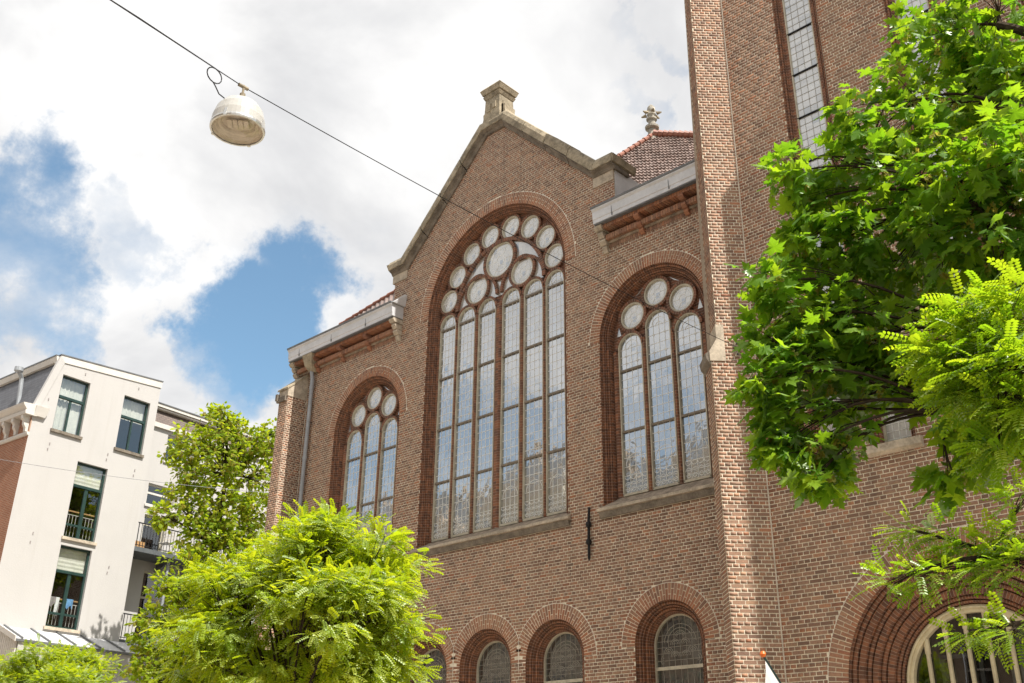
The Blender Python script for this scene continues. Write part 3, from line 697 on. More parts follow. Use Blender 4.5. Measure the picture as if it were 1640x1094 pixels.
def plate(parent, cx, zs, r, z0, mat='tracery_brick', Y=YG+.006, name='spandrel'):
    """wall filling behind the tracery, up to the arch"""
    mb = MB(); pts = [(cx-r, Y, z0), (cx+r, Y, z0)]+[(cx+r*math.cos(t), Y, zs+r*math.sin(t)) for t in np.linspace(0, pi, 40)]
    mb.face(pts, [(p[2], p[0]) for p in pts]); mb.build(name, mat, parent)

def big_window(cx, name_label):
    w = link('great_window', None, church); w['label'] = name_label
    cx0, zs, ro, hf, zb = WIN[0]
    sweep(MB(), cx, zs, hf, zb-.1, PROF_A)
    mb = MB(); sweep(mb, cx, zs, hf, zb+.02, PROF_A, n=64); mb.build('jamb', 'moulded_brick', w)
    sill(w, cx-hf-.10, cx+hf+.08, 6.94, 7.12, 7.36, -.11, YG+.02)
    plate(w, cx, zs, hf-.165, 12.85)
    rows = (8.78, 10.165, 11.545, 12.92)
    for c, wd in ((-1.855, .58), (-1.16, .615), (-.42, .60), (.42, .60), (1.16, .615), (1.855, .58)):
        light(w, cx+c-wd/2, cx+c+wd/2, 7.36, rows, 13.30-wd/2); head_ring(w, cx+c, 13.30-wd/2, wd/2, .062)
    edges = [-2.235, -2.145, -1.565, -1.4675, -.8525, -.72, -.12, .12, .72, .8525, 1.4675, 1.565, 2.145, 2.235]
    for a, b in zip(edges[2:-2:2], edges[3:-1:2]): mullion(w, cx+a+.004, cx+b-.004, 7.33, 13.06)
    for a, b in ((edges[0], edges[1]), (edges[-2], edges[-1])): mullion(w, cx+a+.004, cx+b-.004, 7.33, 13.2)
    # inner arch with two sub-arches, filled with glass between the rings
    mb = MB(); pts = [(cx-1.47, YG-.012, 13.28), (cx+1.47, YG-.012, 13.28)]+[(cx+1.47*math.cos(t), YG-.012, 13.28+1.47*math.sin(t)) for t in np.linspace(.02, pi-.02, 36)]
    mb.face(pts, [(p[0]-cx+3, p[2]) for p in pts]); mb.build('lunette_pane', 'obscured_glass', w)
    mb = MB(); arch_ring(mb, cx, 13.28, 1.47, 1.57, YG-.085, YG+.012, 0, pi, 48); mb.build('inner_arch', 'tracery_brick', w)
    for s in (-1, 1):
        mb = MB(); arch_ring(mb, cx+s*.79, 13.33,   .675, .75, YG-.08, YG+.012, 0, pi, 32); mb.build('sub_arch', 'tracery_brick', w)
        roundel(w, cx+s*.79, 13.68, .36, .085, YG-.012)
    roundel(w, cx, 14.29, .475, .10, YG-.012)
    for x, z in ((1.85, 13.71), (1.56, 14.34), (1.045, 14.84), (.367, 15.10)):
        for s in (-1, 1): roundel(w, cx+s*x, z, .30, .072)
    return w
def side_window(cx, label):
    w = link('side_window', None, church); w['label'] = label
    _, zs, ro, hf, zb = WIN[1]
    mb = MB(); sweep(mb, cx, zs, hf, zb+.02, PROF_A, n=48); mb.build('jamb', 'moulded_brick', w)
    sill(w, cx-hf-.10, cx+hf+.08, 6.94, 7.12, 7.40, -.11, YG+.02)
    plate(w, cx, zs, hf-.165, 10.5)
    for c, top in ((-.745, 10.96), (0, 11.28), (.745, 10.96)):
        wd = .63; light(w, cx+c-wd/2, cx+c+wd/2, 7.40, (8.765, 10.14), top-wd/2); head_ring(w, cx+c, top-wd/2, wd/2, .06)
    for a, b in ((-.43, -.315), (.315, .43), (-1.235, -1.06), (1.06, 1.235)): mullion(w, cx+a+.004, cx+b-.004, 7.37, 10.75 if abs(a) < 1.0 and abs(b) < 1.1 else 10.62)
    for x, z in ((-.645, 11.365), (0, 11.72), (.645, 11.365)): roundel(w, cx+x, z, .30, .08)
    mb = MB()
    for s in (-1, 1):
        for tri in (((.30, 12.02), (.48, 11.86), (.60, 11.80)), ((1.06, 11.22), (1.12, 11.0), (1.0, 11.0))):
            p_ = [(cx+s*x, YG-.004, z) for x, z in tri]; mb.face(p_ if s > 0 else p_[::-1], [(q[0]-cx+3, q[2]) for q in (p_ if s > 0 else p_[::-1])])
    mb.build('spandrel_pane', 'obscured_glass', w)
    return w
big_window(CX, 'tall six-light window under the gable with a fan of eight roundels')
side_window(-11.29, 'three-light arched window beside the tower buttress')
side_window(-20.77, 'three-light arched window next to the grey downpipe')
def low_window(i):
    cx, zs, ro, hf, zb = LOW[i]
    w = link('low_window', None, church)
    mb = MB(); sweep(mb, cx, zs, hf, zb, PROF_L, n=36); mb.build('jamb', 'moulded_brick', w)
    r = hf-.215; Y = .36
    mb = MB(); arch_ring(mb, cx, zs, r-.03, r+.005, Y-.05, Y+.02, 0, pi, 28)
    for s in (-1, 1): mb.box((cx+s*(r-.012)-.018, Y-.05, zb), (cx+s*(r-.012)+.018, Y+.02, zs))
    mb.build('frame', 'pale_frame', w)
    zbar = zs-.40
    for a, b, head in ((zb, zbar-.03, False), (zbar+.03, zs, True)):
        mb = MB(); pane_poly(mb, cx-r+.02, cx+r-.02, a, b, Y, head, (cx-r, zb)); mb.build('pane', 'dark_leaded_glass', w)
    mb = MB(); mb.box((cx-r+.01, Y-.045, zbar-.03), (cx+r-.01, Y-.01, zbar+.03))
    for k in range(4): mb.box((cx-r+.12+k*.24, Y-.055, zbar-.005), (cx-r+.135+k*.24, Y-.044, zbar+.01))
    mb.build('saddle_bar', 'pale_frame', w)
    ld = MB(); g = Y-.001; wl = .006
    x0, x1 = cx-r+.03, cx+r-.03
    for k in range(1, 8):
        x = x0+(x1-x0)*k/8; zt = zs+math.sqrt(max(0, (r-.03)**2-(x-cx)**2))
        strip(ld, (x, zbar+.03), (x, zt), g, wl); strip(ld, (x, zb), (x, zbar-.03), g, wl)
    for z in (zbar+.14, zbar+.27, zs-.02, zs+.09, zs+.2): strip(ld, (x0 if z < zs else cx-math.sqrt(r*r-(z-zs)**2)+.02, z), (x1 if z < zs else cx+math.sqrt(r*r-(z-zs)**2)-.02, z), g, wl)
    for rr in (.36, .29): arc_strip(ld, cx, zs+.03, rr, .1, pi-.1, g, 14, .008)
    for s in (-1, 1):
        for q, zz in ((.12, zs+.02), (.12, zs-.2), (.27, zs-.12)):
            for rr in (.10, .065, .03): arc_strip(ld, cx+s*q, zz, rr, 0, pi, g, 7, .007)
        for rr in (.09, .05): arc_strip(ld, cx+s*.36, zs-.25, rr, pi*.5*(1-s)-1.2, pi*.5*(1-s)+1.2, g, 6, .007)
    for rr in (.15, .12, .09): arc_strip(ld, cx, zs+.12, rr, .5, pi-.5, g, 7, .007)
    ld.build('leading', 'dark_lead', w, stuff=True)
for i in range(5): low_window(i)

# rings (each piece a voussoir), mortar beds and the pale outer joint
mort = MB(); jl = MB()
for cx, zs, ro, hf, zb in WIN: ring_pieces(cx, zs, ro, hf, 0); ring_mortar(mort, cx, zs, ro+.02, hf, 0)
for i, (cx, zs, ro, hf, zb) in enumerate(LOW):
    cl = None
    if i in (1, 2, 3):
        xs = [LOW[j][0] for j in (1, 2, 3) if j != i]
        cl = (lambda xs_, c0: (lambda x, z: all(abs(x-c0) < abs(x-q)-.02 for q in xs_)))(xs, cx)
    ring_pieces(cx, zs, ro, hf, 0, cl); ring_mortar(mort, cx, zs, ro+.02, hf, 0)
ring_pieces(*PORTAL[:4], TY); ring_mortar(mort, *PORTAL[:2], PORTAL[2]+.02, PORTAL[3], TY)
for w_ in LANC+TRIO: ring_pieces(*w_[:4], TY); ring_mortar(mort, *w_[:2], w_[2]+.02, w_[3], TY)
for w_, Y in [(w, 0) for w in WIN]+[(w, 0) for w in LOW]+[(PORTAL, TY)]:
    a0_, a1_ = 0.0, pi
    if w_ in (LOW[2], LOW[3]): a0_ = R(26.2)
    if w_ in (LOW[1], LOW[2]): a1_ = pi-R(26.2)
    arch_ring(jl, w_[0], w_[1], w_[2]+.001, w_[2]+.012, Y-.004, Y+.01, a0_, a1_, 60)
for xj in ((LOW[1][0]+LOW[2][0])/2, (LOW[2][0]+LOW[3][0])/2): jl.box((xj-.006, -.0062, 4.15), (xj+.006, .01, 4.29+.47))
arches = mort.build('arch_bed', 'mortar', church)
jl.build('outer_joint', 'joint_line', church)
vc = np.array([np.mean(v[0], axis=0) for v in VB]); vp = px(vc); vd = np.linalg.norm(vc-CAM, axis=1)
sz = np.array([np.linalg.norm(np.subtract(v[0][0], v[0][1])) for v in VB])/vd
inn = (vp[:, 0] > 0) & (vp[:, 0] < 1640) & (vp[:, 1] > 0) & (vp[:, 1] < 1094) & ~((vp[:, 0] > 1420) & (vp[:, 1] < 960)) & ~((vp[:, 0] < 700) & (vp[:, 1] > 900))
vo = np.argsort(-np.where(inn, sz, -1))[:300]; vo = set(int(i) for i in vo if inn[i])
rest = MB()
for i, (fr, bk, inner, Y) in enumerate(VB):
    t = random.random(); h = random.uniform(.55, 1.0) if inner else random.uniform(.05, .6)
    m = MB() if i in vo else rest
    m.face(fr, None, t+.001, h)
    for a in range(4): m.face((fr[a], bk[a], bk[(a+1) % 4], fr[(a+1) % 4]), None, t+.001, h)
    if i in vo: m.build('arch_brick', 'brick', arches)
rest.build('arch_brickwork', 'brick', arches, stuff=True)

# ------- cornices of the side bays
def cornice(x0, x1, label, cut_r):
    co = link('cornice', None, church); co['label'] = label
    mb = MB(); mb.extrude_x([(.02, 13.97), (-.45, 13.97), (-.45, 13.945), (-.41, 13.90), (-.40, 13.72), (-.385, 13.70), (-.385, 13.615), (.02, 13.615)], x0, x1); mb.build('gutter', 'zinc', co)
    mb = MB(); mb.extrude_x([(.02, 13.972), (-.455, 13.972), (-.470, 13.985), (-.475, 14.02), (.02, 14.03)], x0-.012, x1+.012); mb.extrude_x([(-.37, 13.612), (-.37, 13.585), (.02, 13.585), (.02, 13.612)], x0+.02, x1-.02); mb.build('gutter_edge', 'zinc_dark', co)
    xs_ = x0+.55
    while xs_ < x1-.2:
        mb = MB(); mb.box((xs_-.008, -.4085, 13.64), (xs_+.008, -.38, 13.94)); mb.build('gutter_seam', 'zinc_dark', co); xs_ += 1.55
    def course(z0, z1, p_, w, hue, nm):
        mb = MB(); x = x0+.10
        while x < x1-.12:
            mb.box((x, -p_-random.uniform(0, .004), z0), (x+w-.011, .01, z1), random.random()+.001, hue*random.uniform(.6, 1), skip=('+y',)); x += w
        mb.build(nm, 'brick', co, stuff=True)
        mb = MB(); mb.box((x0+.10, -p_+.012, z0+.012), (x1-.12, .01, z1-.012)); mb.build('mortar_bed', 'sill_stone', co)
    course(13.49, 13.582, .27, .066, 1.0, 'dentil_course')
    course(13.25, 13.37, .15, .066, .5, 'dentil_course')
    course(13.09, 13.19, .016, .066, .25, 'soldier_course')
    mb = MB(); mb.box((x0+.1, -.06, 13.19), (x1-.12, .01, 13.245)); mb.build('string_course', 'sill_stone', co)
    x = x0+1.12
    while x < x1-.5:
        for z0, z1, p_, w in ((13.38, 13.485, .29, .13), (13.20, 13.30, .20, .12), (13.08, 13.19, .11, .11)):
            mb = MB(); mb.extrude_x([(.01, z1), (-p_, z1), (-p_, z0+.05), (-p_+.06, z0), (.01, z0)], x-w/2, x+w/2, random.random(), .7); mb.build('corbel', 'brick', co)
        x += 1.18
    for xb, on in ((x0+.08, True), (x1-.10, cut_r)):
        if not on: continue
        for z0, z1, p_, w in ((13.46, 13.58, .33, .20), (13.30, 13.44, .24, .15), (13.15, 13.28, .17, .17), (12.98, 13.14, .09, .13)):
            mb = MB(); mb.extrude_x([(.01, z1), (-p_, z1), (-p_-.01, z1-.05), (-p_+.05, z0), (.01, z0)], xb-w/2, xb+w/2); mb.build('bracket', 'pale_stone', co)
    return co
cornice(-24.26, -19.47, 'grey zinc gutter cornice left of the gable', True)
cornice(-12.47, -8.35, 'grey zinc gutter cornice between gable and tower', False)
mb = MB(); mb.hexa([(-23.5, -.30, 13.28), (-23.16, -.30, 13.28), (-23.16, -.02, 13.28), (-23.5, -.02, 13.28)], [(-23.56, -.38, 13.60), (-23.10, -.38, 13.60), (-23.10, -.02, 13.6), (-23.56, -.02, 13.6)])
mb.hexa([(-23.4, -.2, 13.10), (-23.26, -.2, 13.10), (-23.26, -.02, 13.10), (-23.4, -.02, 13.1)], [(-23.5, -.298, 13.279), (-23.16, -.298, 13.279), (-23.16, -.02, 13.279), (-23.5, -.02, 13.279)]); mb.build('hopper', 'stone', church)
dp = link('downpipe', None, church)
mb = MB(); mb.tube([(-23.33, -.16, 13.15), (-23.33, -.10, 12.9), (-23.33, -.10, 3.0)], .058, 12); mb.build('pipe', 'grey_pipe', dp, True)
for z in (12.55, 10.4, 8.25, 6.1):
    mb = MB(); mb.tube([(-23.33, -.10, z), (-23.33, -.10, z+.12)], .068, 12); mb.build('pipe_collar', 'grey_pipe', dp, True)

# ------- gable coping, kneelers, finial pedestal
gc = link('gable_coping', None, church)
def cop_path():
    return [(-3.98, 15.20), (-3.36, 15.20), (-.36, 18.20), (.36, 18.20), (3.36, 15.20), (3.98, 15.20)]
pth = cop_path()
def coping(prof, mat, nm):
    """prof: (offset outward normal to the path in the wall plane, y) closed outline, mitred along the path"""
    pts = [np.array(q) for q in pth]; nrm = []
    for i in range(len(pts)):
        ds = []
        if i > 0: d = pts[i]-pts[i-1]; ds.append(d/np.linalg.norm(d))
        if i < len(pts)-1: d = pts[i+1]-pts[i]; ds.append(d/np.linalg.norm(d))
        ns = [np.array([-d[1], d[0]]) for d in ds]; m = sum(ns); m /= np.linalg.norm(m); m /= max(.3, m@ns[0]); nrm.append(m)
    for i in range(len(pts)-1):
        A_ = np.array([(CX+pts[i][0]+nrm[i][0]*o, y, pts[i][1]+nrm[i][1]*o) for o, y in prof]); B_ = np.array([(CX+pts[i+1][0]+nrm[i+1][0]*o, y, pts[i+1][1]+nrm[i+1][1]*o) for o, y in prof])
        n = max(1, int(round(np.linalg.norm(pts[i+1]-pts[i])/.95)))
        for k in range(n):
            g0, g1 = k/n+(.004 if k else 0), (k+1)/n-(.004 if k < n-1 else 0); jit = rng.uniform(-.006, .006, 3)
            mb = MB(); mb.hexa([tuple(q+jit) for q in A_+(B_-A_)*g0], [tuple(q+jit) for q in A_+(B_-A_)*g1]); mb.build(nm, mat, gc)
coping([(.05, -.20), (.05, .55), (.26, .55), (.34, .2), (.30, -.16), (.20, -.20)], 'stone', 'coping_stone')
coping([(-.085, -.05), (-.085, .5), (.049, .5), (.049, -.17), (.02, -.17), (-.02, -.09)], 'dark_stone', 'coping_mould')
for s in (-1, 1):
    x0, x1 = sorted((CX+s*3.25, CX+s*4.0))
    mb = MB(); mb.box((x0+.05, -.03, 14.86), (x1-.1, .5, 15.168)); mb.build('kneeler', 'pale_stone', gc)
    mb = MB(); mb.hexa([(CX+s*3.95, -.16, 15.26), (CX+s*4.02, -.16, 15.26), (CX+s*4.02, .7, 15.26), (CX+s*3.95, .7, 15.26)], [(CX+s*3.95, -.205, 15.43), (CX+s*4.06, -.205, 15.43), (CX+s*4.06, .7, 15.43), (CX+s*3.95, .7, 15.43)]); mb.build('kneeler_cap', 'stone', gc)
    mb = MB(); mb.box((min(CX+s*3.9, CX+s*3.92), .03, 13.95), (max(CX+s*3.9, CX+s*3.92), 1.0, 15.2)); mb.build('gable_return', 'zinc' if s > 0 else 'church_brickwork', gc)
fp = link('finial_pedestal', None, church)
for nm, h0, h1, w0, w1 in (('pedestal_shaft', 18.42, 19.18, .29, .265), ('pedestal_moulding', 19.18, 19.27, .28, .32), ('pedestal_moulding', 19.27, 19.33, .30, .30), ('pedestal_cap', 19.33, 19.47, .33, .38), ('pedestal_cap', 19.47, 19.55, .385, .33)):
    mb = MB(); mb.hexa([(CX-w0, .10-w0, h0), (CX+w0, .10-w0, h0), (CX+w0, .10+w0, h0), (CX-w0, .10+w0, h0)], [(CX-w1, .10-w1, h1), (CX+w1, .10-w1, h1), (CX+w1, .10+w1, h1), (CX-w1, .10+w1, h1)]); mb.build(nm, 'stone', fp)
for s in (-1, 1):
    prof = [(.29, 18.45), (.62, 18.18), (.66, 18.30), (.52, 18.40), (.44, 18.52), (.40, 18.66), (.41, 18.80), (.29, 18.86)]
    mb = MB(); mb.hexa([(CX+s*x, -.10, z) for x, z in prof], [(CX+s*x, .30, z) for x, z in prof]); mb.build('scroll', 'stone', fp)
for s, yy in ((-1, -.205), (1, -.205)):
    mb = MB(); mb.box((CX-.16 if s < 0 else CX+.03, yy, 18.72 if s < 0 else 18.78), (CX-.04 if s < 0 else CX+.15, -.14, 18.98)); mb.build('carving', 'stone', fp)
mb = MB(); mb.box((CX+.27, -.1, 18.45), (CX+.34, .3, 18.85)); mb.box((CX+.26, -.05, 18.86), (CX+.30, .26, 19.0)); mb.build('carving', 'stone', fp)

# ------- iron anchors, buttress caps
for x, z0, z1 in ((-13.05, 6.12, 7.22), (-19.02, 6.1, 7.2)):
    mb = MB(); mb.tube([(x, -.06, z0), (x, -.06, z0+.06), (x, -.05, z1-.3), (x+.015, -.045, z1)], [.012, .03, .03, .024], 8)
    for z in (z0+.38, z0+.74): mb.lathe([(0, -.05), (.05, -.05), (.06, 0), (.05, .05), (0, .05)], (x, -.06, z), 10)
    mb.build('wall_anchor', 'iron', church)
D1 = np.array([-S2, -S2, 0]); DN = np.array([S2, -S2, 0]); DE = np.array([-S2, S2, 0])
def dpt(al, out, z, back=0.0): return tuple(P0+D1*al+DN*out+DE*back+np.array([0, 0, z]))
mb = MB()    # sloped white stone on the set-off
mb.hexa([dpt(.52, .015, 8.72), dpt(.80, .015, 8.72), dpt(.80, .015, 8.90), dpt(.66, .015, 9.14), dpt(.66, .015, 9.42), dpt(.52, .015, 9.42)],
        [dpt(.52, -.52, 8.72), dpt(.80, -.52, 8.72), dpt(.80, -.52, 8.90), dpt(.66, -.52, 9.14), dpt(.66, -.52, 9.42), dpt(.52, -.52, 9.42)]); mb.build('set_off_stone', 'pale_stone', church)
mb = MB(); mb.hexa([dpt(.78, .0, 8.66), dpt(.85, .0, 8.74), dpt(.87, .0, 8.86), dpt(.80, .0, 8.90)], [dpt(.78, -.54, 8.66), dpt(.85, -.54, 8.74), dpt(.87, -.54, 8.86), dpt(.80, -.54, 8.90)]); mb.build('set_off_drip', 'dark_stone', church)
mb = MB(); mb.extrude_x([(BY-.02, 12.30), (BY-.02, 12.52), (-.03, 13.10), (-.0, 13.10), (-.0, 12.30)], BX0+.0, BX1+.012); mb.build('buttress_cap', 'pale_stone', church)
mb = MB(); mb.extrude_x([(BY-.05, 12.50), (BY-.05, 12.56), (-.03, 13.16), (.0, 13.16), (.0, 13.10)], BX0-.05, BX1+.03); mb.build('buttress_slab', 'stone', church)
mb = MB(); mb.box((BX0-.06, BY-.1, 12.22), (BX0+.03, .02, 12.42)); mb.box((BX0-.04, BY-.07, 12.16), (BX1-.05, BY+.0, 12.30)); mb.build('buttress_drip', 'dark_stone', church)
mb = MB(); mb.box((BX0, BY+.01, 1.9), (BX0+.01, 0, 12.3)); mb.build('buttress_return', 'church_brickwork', church)

# ------- tower windows, added shadow ledge, portal
def lancet(i):
    cx, zs, ro, hf, zb = LANC[i]
    w = link('lancet_window', None, church)
    mb = MB(); sweep(mb, cx, zs, hf, zb, PROF_T, TY, n=20); mb.build('jamb', 'moulded_brick', w)
    Y = TY+.14; r = hf-.16
    mb = MB()
    for s in (-1, 1): mb.box((cx+s*(r-.01)-.014, Y-.03, zb), (cx+s*(r-.01)+.014, Y+.01, zs))
    mb.build('frame', 'pale_frame', w)
    z = zb; k = 0; nz = 13.31-.99*5
    zz = [zb]+[nz+.99*j for j in range(0, 14) if nz+.99*j > zb+.2]
    for a, b in zip(zz, zz[1:]):
        mb = MB(); pane_poly(mb, cx-r+.004, cx+r-.004, a+.015, b-.015, Y, False, (cx-r, zb)); mb.build('pane', 'tower_glass', w)
        ld = MB(); lead_panel(ld, cx-r, cx+r, a+.015, b-.015, Y-.001, 4, 6, False, 0, .006); ld.build('leading', 'dark_lead', w, stuff=True)
        mb = MB(); mb.box((cx-r, Y-.03, b-.011), (cx+r, Y-.004, b+.011)); mb.build('saddle_bar', 'iron', w)
    mb = MB(); mb.box((cx-hf-.08, TY-.09, zb-.16), (cx+hf+.08, TY+.28, zb)); mb.build('sill', 'pale_stone', w)
for i in range(3): lancet(i)
for i, (cx, zs, ro, hf, zb) in enumerate(TRIO):
    w = link('tower_window', None, church)
    mb = MB(); sweep(mb, cx, zs, hf, zb, PROF_T[:14]+[(.09, .10), (.09, .27)], TY, n=24); mb.build('jamb', 'moulded_brick', w)
    r = hf-.09; Y = TY+.24
    mb = MB(); arch_ring(mb, cx, zs, r-.04, r+.004, Y-.05, Y+.01, 0, pi, 20)
    for s in (-1, 1): mb.box((cx+s*(r-.018)-.022, Y-.05, zb), (cx+s*(r-.018)+.022, Y+.01, zs))
    mb.build('frame', 'pale_frame', w)
    mb = MB(); pane_poly(mb, cx-r+.03, cx+r-.03, zb, zs, Y, True, (cx-r, zb)); mb.build('pane', 'tower_glass', w)
    ld = MB(); lead_panel(ld, cx-r+.03, cx+r-.03, zb, zs, Y-.001, 4, 8, True, 0, .008); ld.build('leading', 'lead', w, stuff=True)
    mb = MB(); mb.extrude_x([(TY-.10, zb-.01), (TY-.10, zb-.13), (TY-.04, zb-.17), (TY+.03, zb-.17), (TY+.03, zb-.08), (TY+.26, zb-.02), (TY+.26, zb+.04)], cx-hf-.1, cx+hf+.1); mb.build('sill', 'pale_stone', w)
mb = MB(); mb.extrude_x([(TY+.02, 16.95), (TY-.18, 16.95), (TY-.25, 17.05), (TY-.25, 17.2), (TY+.02, 17.3)], -5.15, 2.2); mb.build('shadow_ledge', 'stone', church)  # unseen ledge, added to cast shade on the diagonal buttress
pt_ = link('portal', None, church)
pcx, pz, pro, phf, pzb = PORTAL
mb = MB(); sweep(mb, pcx, pz, phf, 0.0, PROF_P, TY, n=72); mb.build('jamb', 'moulded_brick', pt_)
pr = phf-.70; PY = TY+.44
mb = MB(); arch_ring(mb, pcx, pz, pr-.10, pr+.004, PY-.05, PY+.05, 0, pi, 44); arch_ring(mb, pcx, pz, pr-.045, pr-.02, PY-.075, PY-.05, 0, pi, 44)
for s in (-1, 1): mb.box((pcx+s*(pr-.048)-.052, PY-.05, 2.4), (pcx+s*(pr-.048)+.052, PY+.05, pz))
mb.build('fanlight_frame', 'cream_paint', pt_)
mb = MB(); mb.box((pcx-pr, PY-.05, 2.3), (pcx+pr, PY+.05, 2.42)); mb.build('fanlight_rail', 'cream_paint', pt_)
for k in range(-3, 4):
    x = pcx+.155+k*.2935-.29*0
    if abs(x-pcx) > pr-.1: continue
    zt = pz+math.sqrt((pr-.08)**2-(x-pcx)**2)
    for z0, z1, wv in ((2.4, zt-.22, .025), (zt-.22, zt, .034)):
        mb = MB(); mb.hexa([(x-wv, PY+.03, z0), (x-wv, PY-.02, z0), (x, PY-.045, z0), (x+wv, PY-.02, z0), (x+wv, PY+.03, z0)], [(x-wv, PY+.03, z1), (x-wv, PY-.02, z1), (x, PY-.045, z1), (x+wv, PY-.02, z1), (x+wv, PY+.03, z1)]); mb.build('glazing_bar', 'cream_paint', pt_)
mb = MB(); pts = [(pcx-pr+.05, PY+.04, 2.4), (pcx+pr-.05, PY+.04, 2.4)]+[(pcx+(pr-.05)*math.cos(t), PY+.04, pz+(pr-.05)*math.sin(t)) for t in np.linspace(0, pi, 30)]; mb.face(pts); mb.build('fanlight_pane', 'window_glass', pt_)
mb = MB(); mb.box((pcx-1.6, PY+1.6, 0), (pcx+1.6, PY+1.7, 5.2)); mb.box((pcx-1.6, PY+.06, 0), (pcx-1.5, PY+1.6, 5.2)); mb.box((pcx+1.5, PY+.06, 0), (pcx+1.6, PY+1.6, 5.2)); mb.box((pcx-1.6, PY+.06, 5.1), (pcx+1.6, PY+1.7, 5.2)); mb.build('lobby', 'dark_room', pt_)
mb = MB()
for x0 in (-.95, -.38, .2, .75):
    mb.box((pcx+x0, PY+.95, 2.9), (pcx+x0+.06, PY+1.0, 3.75)); mb.box((pcx+x0+.44, PY+.95, 2.9), (pcx+x0+.5, PY+1.0, 3.75)); mb.box((pcx+x0, PY+.95, 3.70), (pcx+x0+.5, PY+1.0, 3.76)); mb.box((pcx+x0, PY+.95, 3.0), (pcx+x0+.5, PY+1.0, 3.06))
mb.build('inner_screen', 'grey_paint', pt_)
mb = MB(); mb.box((pcx-pr, PY-.03, 0), (pcx+pr, PY+.02, 2.3)); mb.build('door', 'green_paint', pt_)

# ------- roofs
def roof_tiles(name, O, h, up, polys, tw, tg, roofmat='roof_tile', nmax=99):
    """pantiles as curved strips laid in rows on the plane O + a*h + b*up, kept inside the polygon (a, b)"""
    O, h, up = map(lambda q: np.array(q, float), (O, h, up)); n = np.cross(h, up); n /= np.linalg.norm(n)
    poly = polys
    def inside(a, b):
        c_ = False; j = len(poly)-1
        for i in range(len(poly)):
            xi, yi = poly[i]; xj, yj = poly[j]
            if (yi > b) != (yj > b) and a < (xj-xi)*(b-yi)/(yj-yi)+xi: c_ = not c_
            j = i
        return c_
    A0 = min(p[0] for p in poly); A1 = max(p[0] for p in poly); B0 = min(p[1] for p in poly); B1 = max(p[1] for p in poly)
    return O, h, up, n, inside, A0, A1, B0, B1
rf = link('roof', None, church); rf['label'] = 'tiled main roof rising behind the cornice beside the tower'
hh = np.array([.80, .60, 0.0]); hh /= np.linalg.norm(hh); back = np.array([-hh[1], hh[0], 0]); PT = R(60)
upv = back*math.cos(PT)+np.array([0, 0, math.sin(PT)])
RO = atR(1047, 218, 44.0)
def onroof(x, y):
    nrm_ = np.cross(hh, upv); d = ray(x, y); t = ((RO-CAM)@nrm_)/(d@nrm_); q = CAM+t*d-RO; return (q@hh, q@upv)
poly = [onroof(1047, 217), onroof(1180, 221), onroof(1180, 345), onroof(905, 345), onroof(905, 307)]
O_, h_, u_, n_, inside, A0, A1, B0, B1 = roof_tiles('roof', RO, hh, upv, poly, .165, .30)
if n_ @ (CAM-RO) < 0: n_ = -n_
mb = MB(); mb.face([tuple(O_+h_*a+u_*b-n_*.06) for a, b in poly]); mb.build('roof_boarding', 'dark_stone', rf)
tl = MB(); tw, tg = .18, .31; indiv = []
b = B0
while b < B1:
    a = A0
    while a < A1:
        if inside(a+tw/2, b+tg/2):
            ts = random.random()+.001; pr_ = [(0, .0), (.25, -.028), (.55, -.02), (.8, .035), (1, .0)]
            def TP(f, hgt, bb, lift): return tuple(O_+h_*(a+f*tw)+u_*bb+n_*(hgt+lift))
            tile = MB()
            lj = random.uniform(-.022, .022)
            for (f0, g0), (f1, g1) in zip(pr_, pr_[1:]):
                tile.face([TP(f0, g0, b, .085+lj), TP(f1, g1, b, .085+lj), TP(f1, g1, b+tg*1.1, .005), TP(f0, g0, b+tg*1.1, .005)], None, ts)
                tile.face([TP(f0, g0, b, .085+lj), TP(f0, g0-.03, b, .03), TP(f1, g1-.03, b, .03), TP(f1, g1, b, .085+lj)], None, ts)
            indiv.append((tile, np.linalg.norm(np.array(TP(.5, 0, b, 0))-CAM)))
        a += tw
    b += tg
def inframe(t):
    q = px(np.array(t.v[0])); return 985 < q[0] < 1118 and 215 < q[1] < 305
cand = sorted([k for k in range(len(indiv)) if inframe(indiv[k][0])], key=lambda k: indiv[k][1])[:300]; cs = set(cand); rest = MB()
for k, (t, d_) in enumerate(indiv):
    if k in cs: t.build('tile', 'roof_tile', rf)
    else:
        for f, ti_ in zip(t.f, t.tint): rest.face([t.v[i] for i in f], None, ti_)
rest.build('tiling', 'roof_tile', rf, stuff=True)
def ridge_run(parent, A_, B_, step, rad, mat='ridge_tile', nm='ridge_tile'):
    A_, B_ = np.array(A_), np.array(B_); n = max(2, int(np.linalg.norm(B_-A_)/step)); d = (B_-A_)/n
    for k in range(n):
        mb = MB(); mb.tube([A_+d*k, A_+d*(k+.85), A_+d*(k+1.08)], [rad, rad*.74, rad*.66], 9); mb.build(nm, mat, parent)
rp = lambda q, l=.08: O_+h_*q[0]+u_*q[1]+n_*l
ridge_run(rf, rp(poly[0]), rp(poly[1]), .26, .25); ridge_run(rf, rp(onroof(905, 307)), rp(poly[0]), .42, .14)
fb = rp(onroof(1045, 216), 0.0)
mb = MB(); q_ = lambda k: k*1.30
mb.lathe([(.30, -.6), (.26, -.2), (.21, .25), (.20, .30), (.36, .37), (.37, .48), (.19, .54), (.185, .88), (.28, .92), (.28, 1.0), (.17, 1.04), (.19, 1.15), (.24, 1.25), (.20, 1.36), (.23, 1.5), (.19, 1.72), (.09, 1.86), (0, 1.90)], tuple(fb), 20); mb.build('roof_finial', 'finial_stone', rf, True)
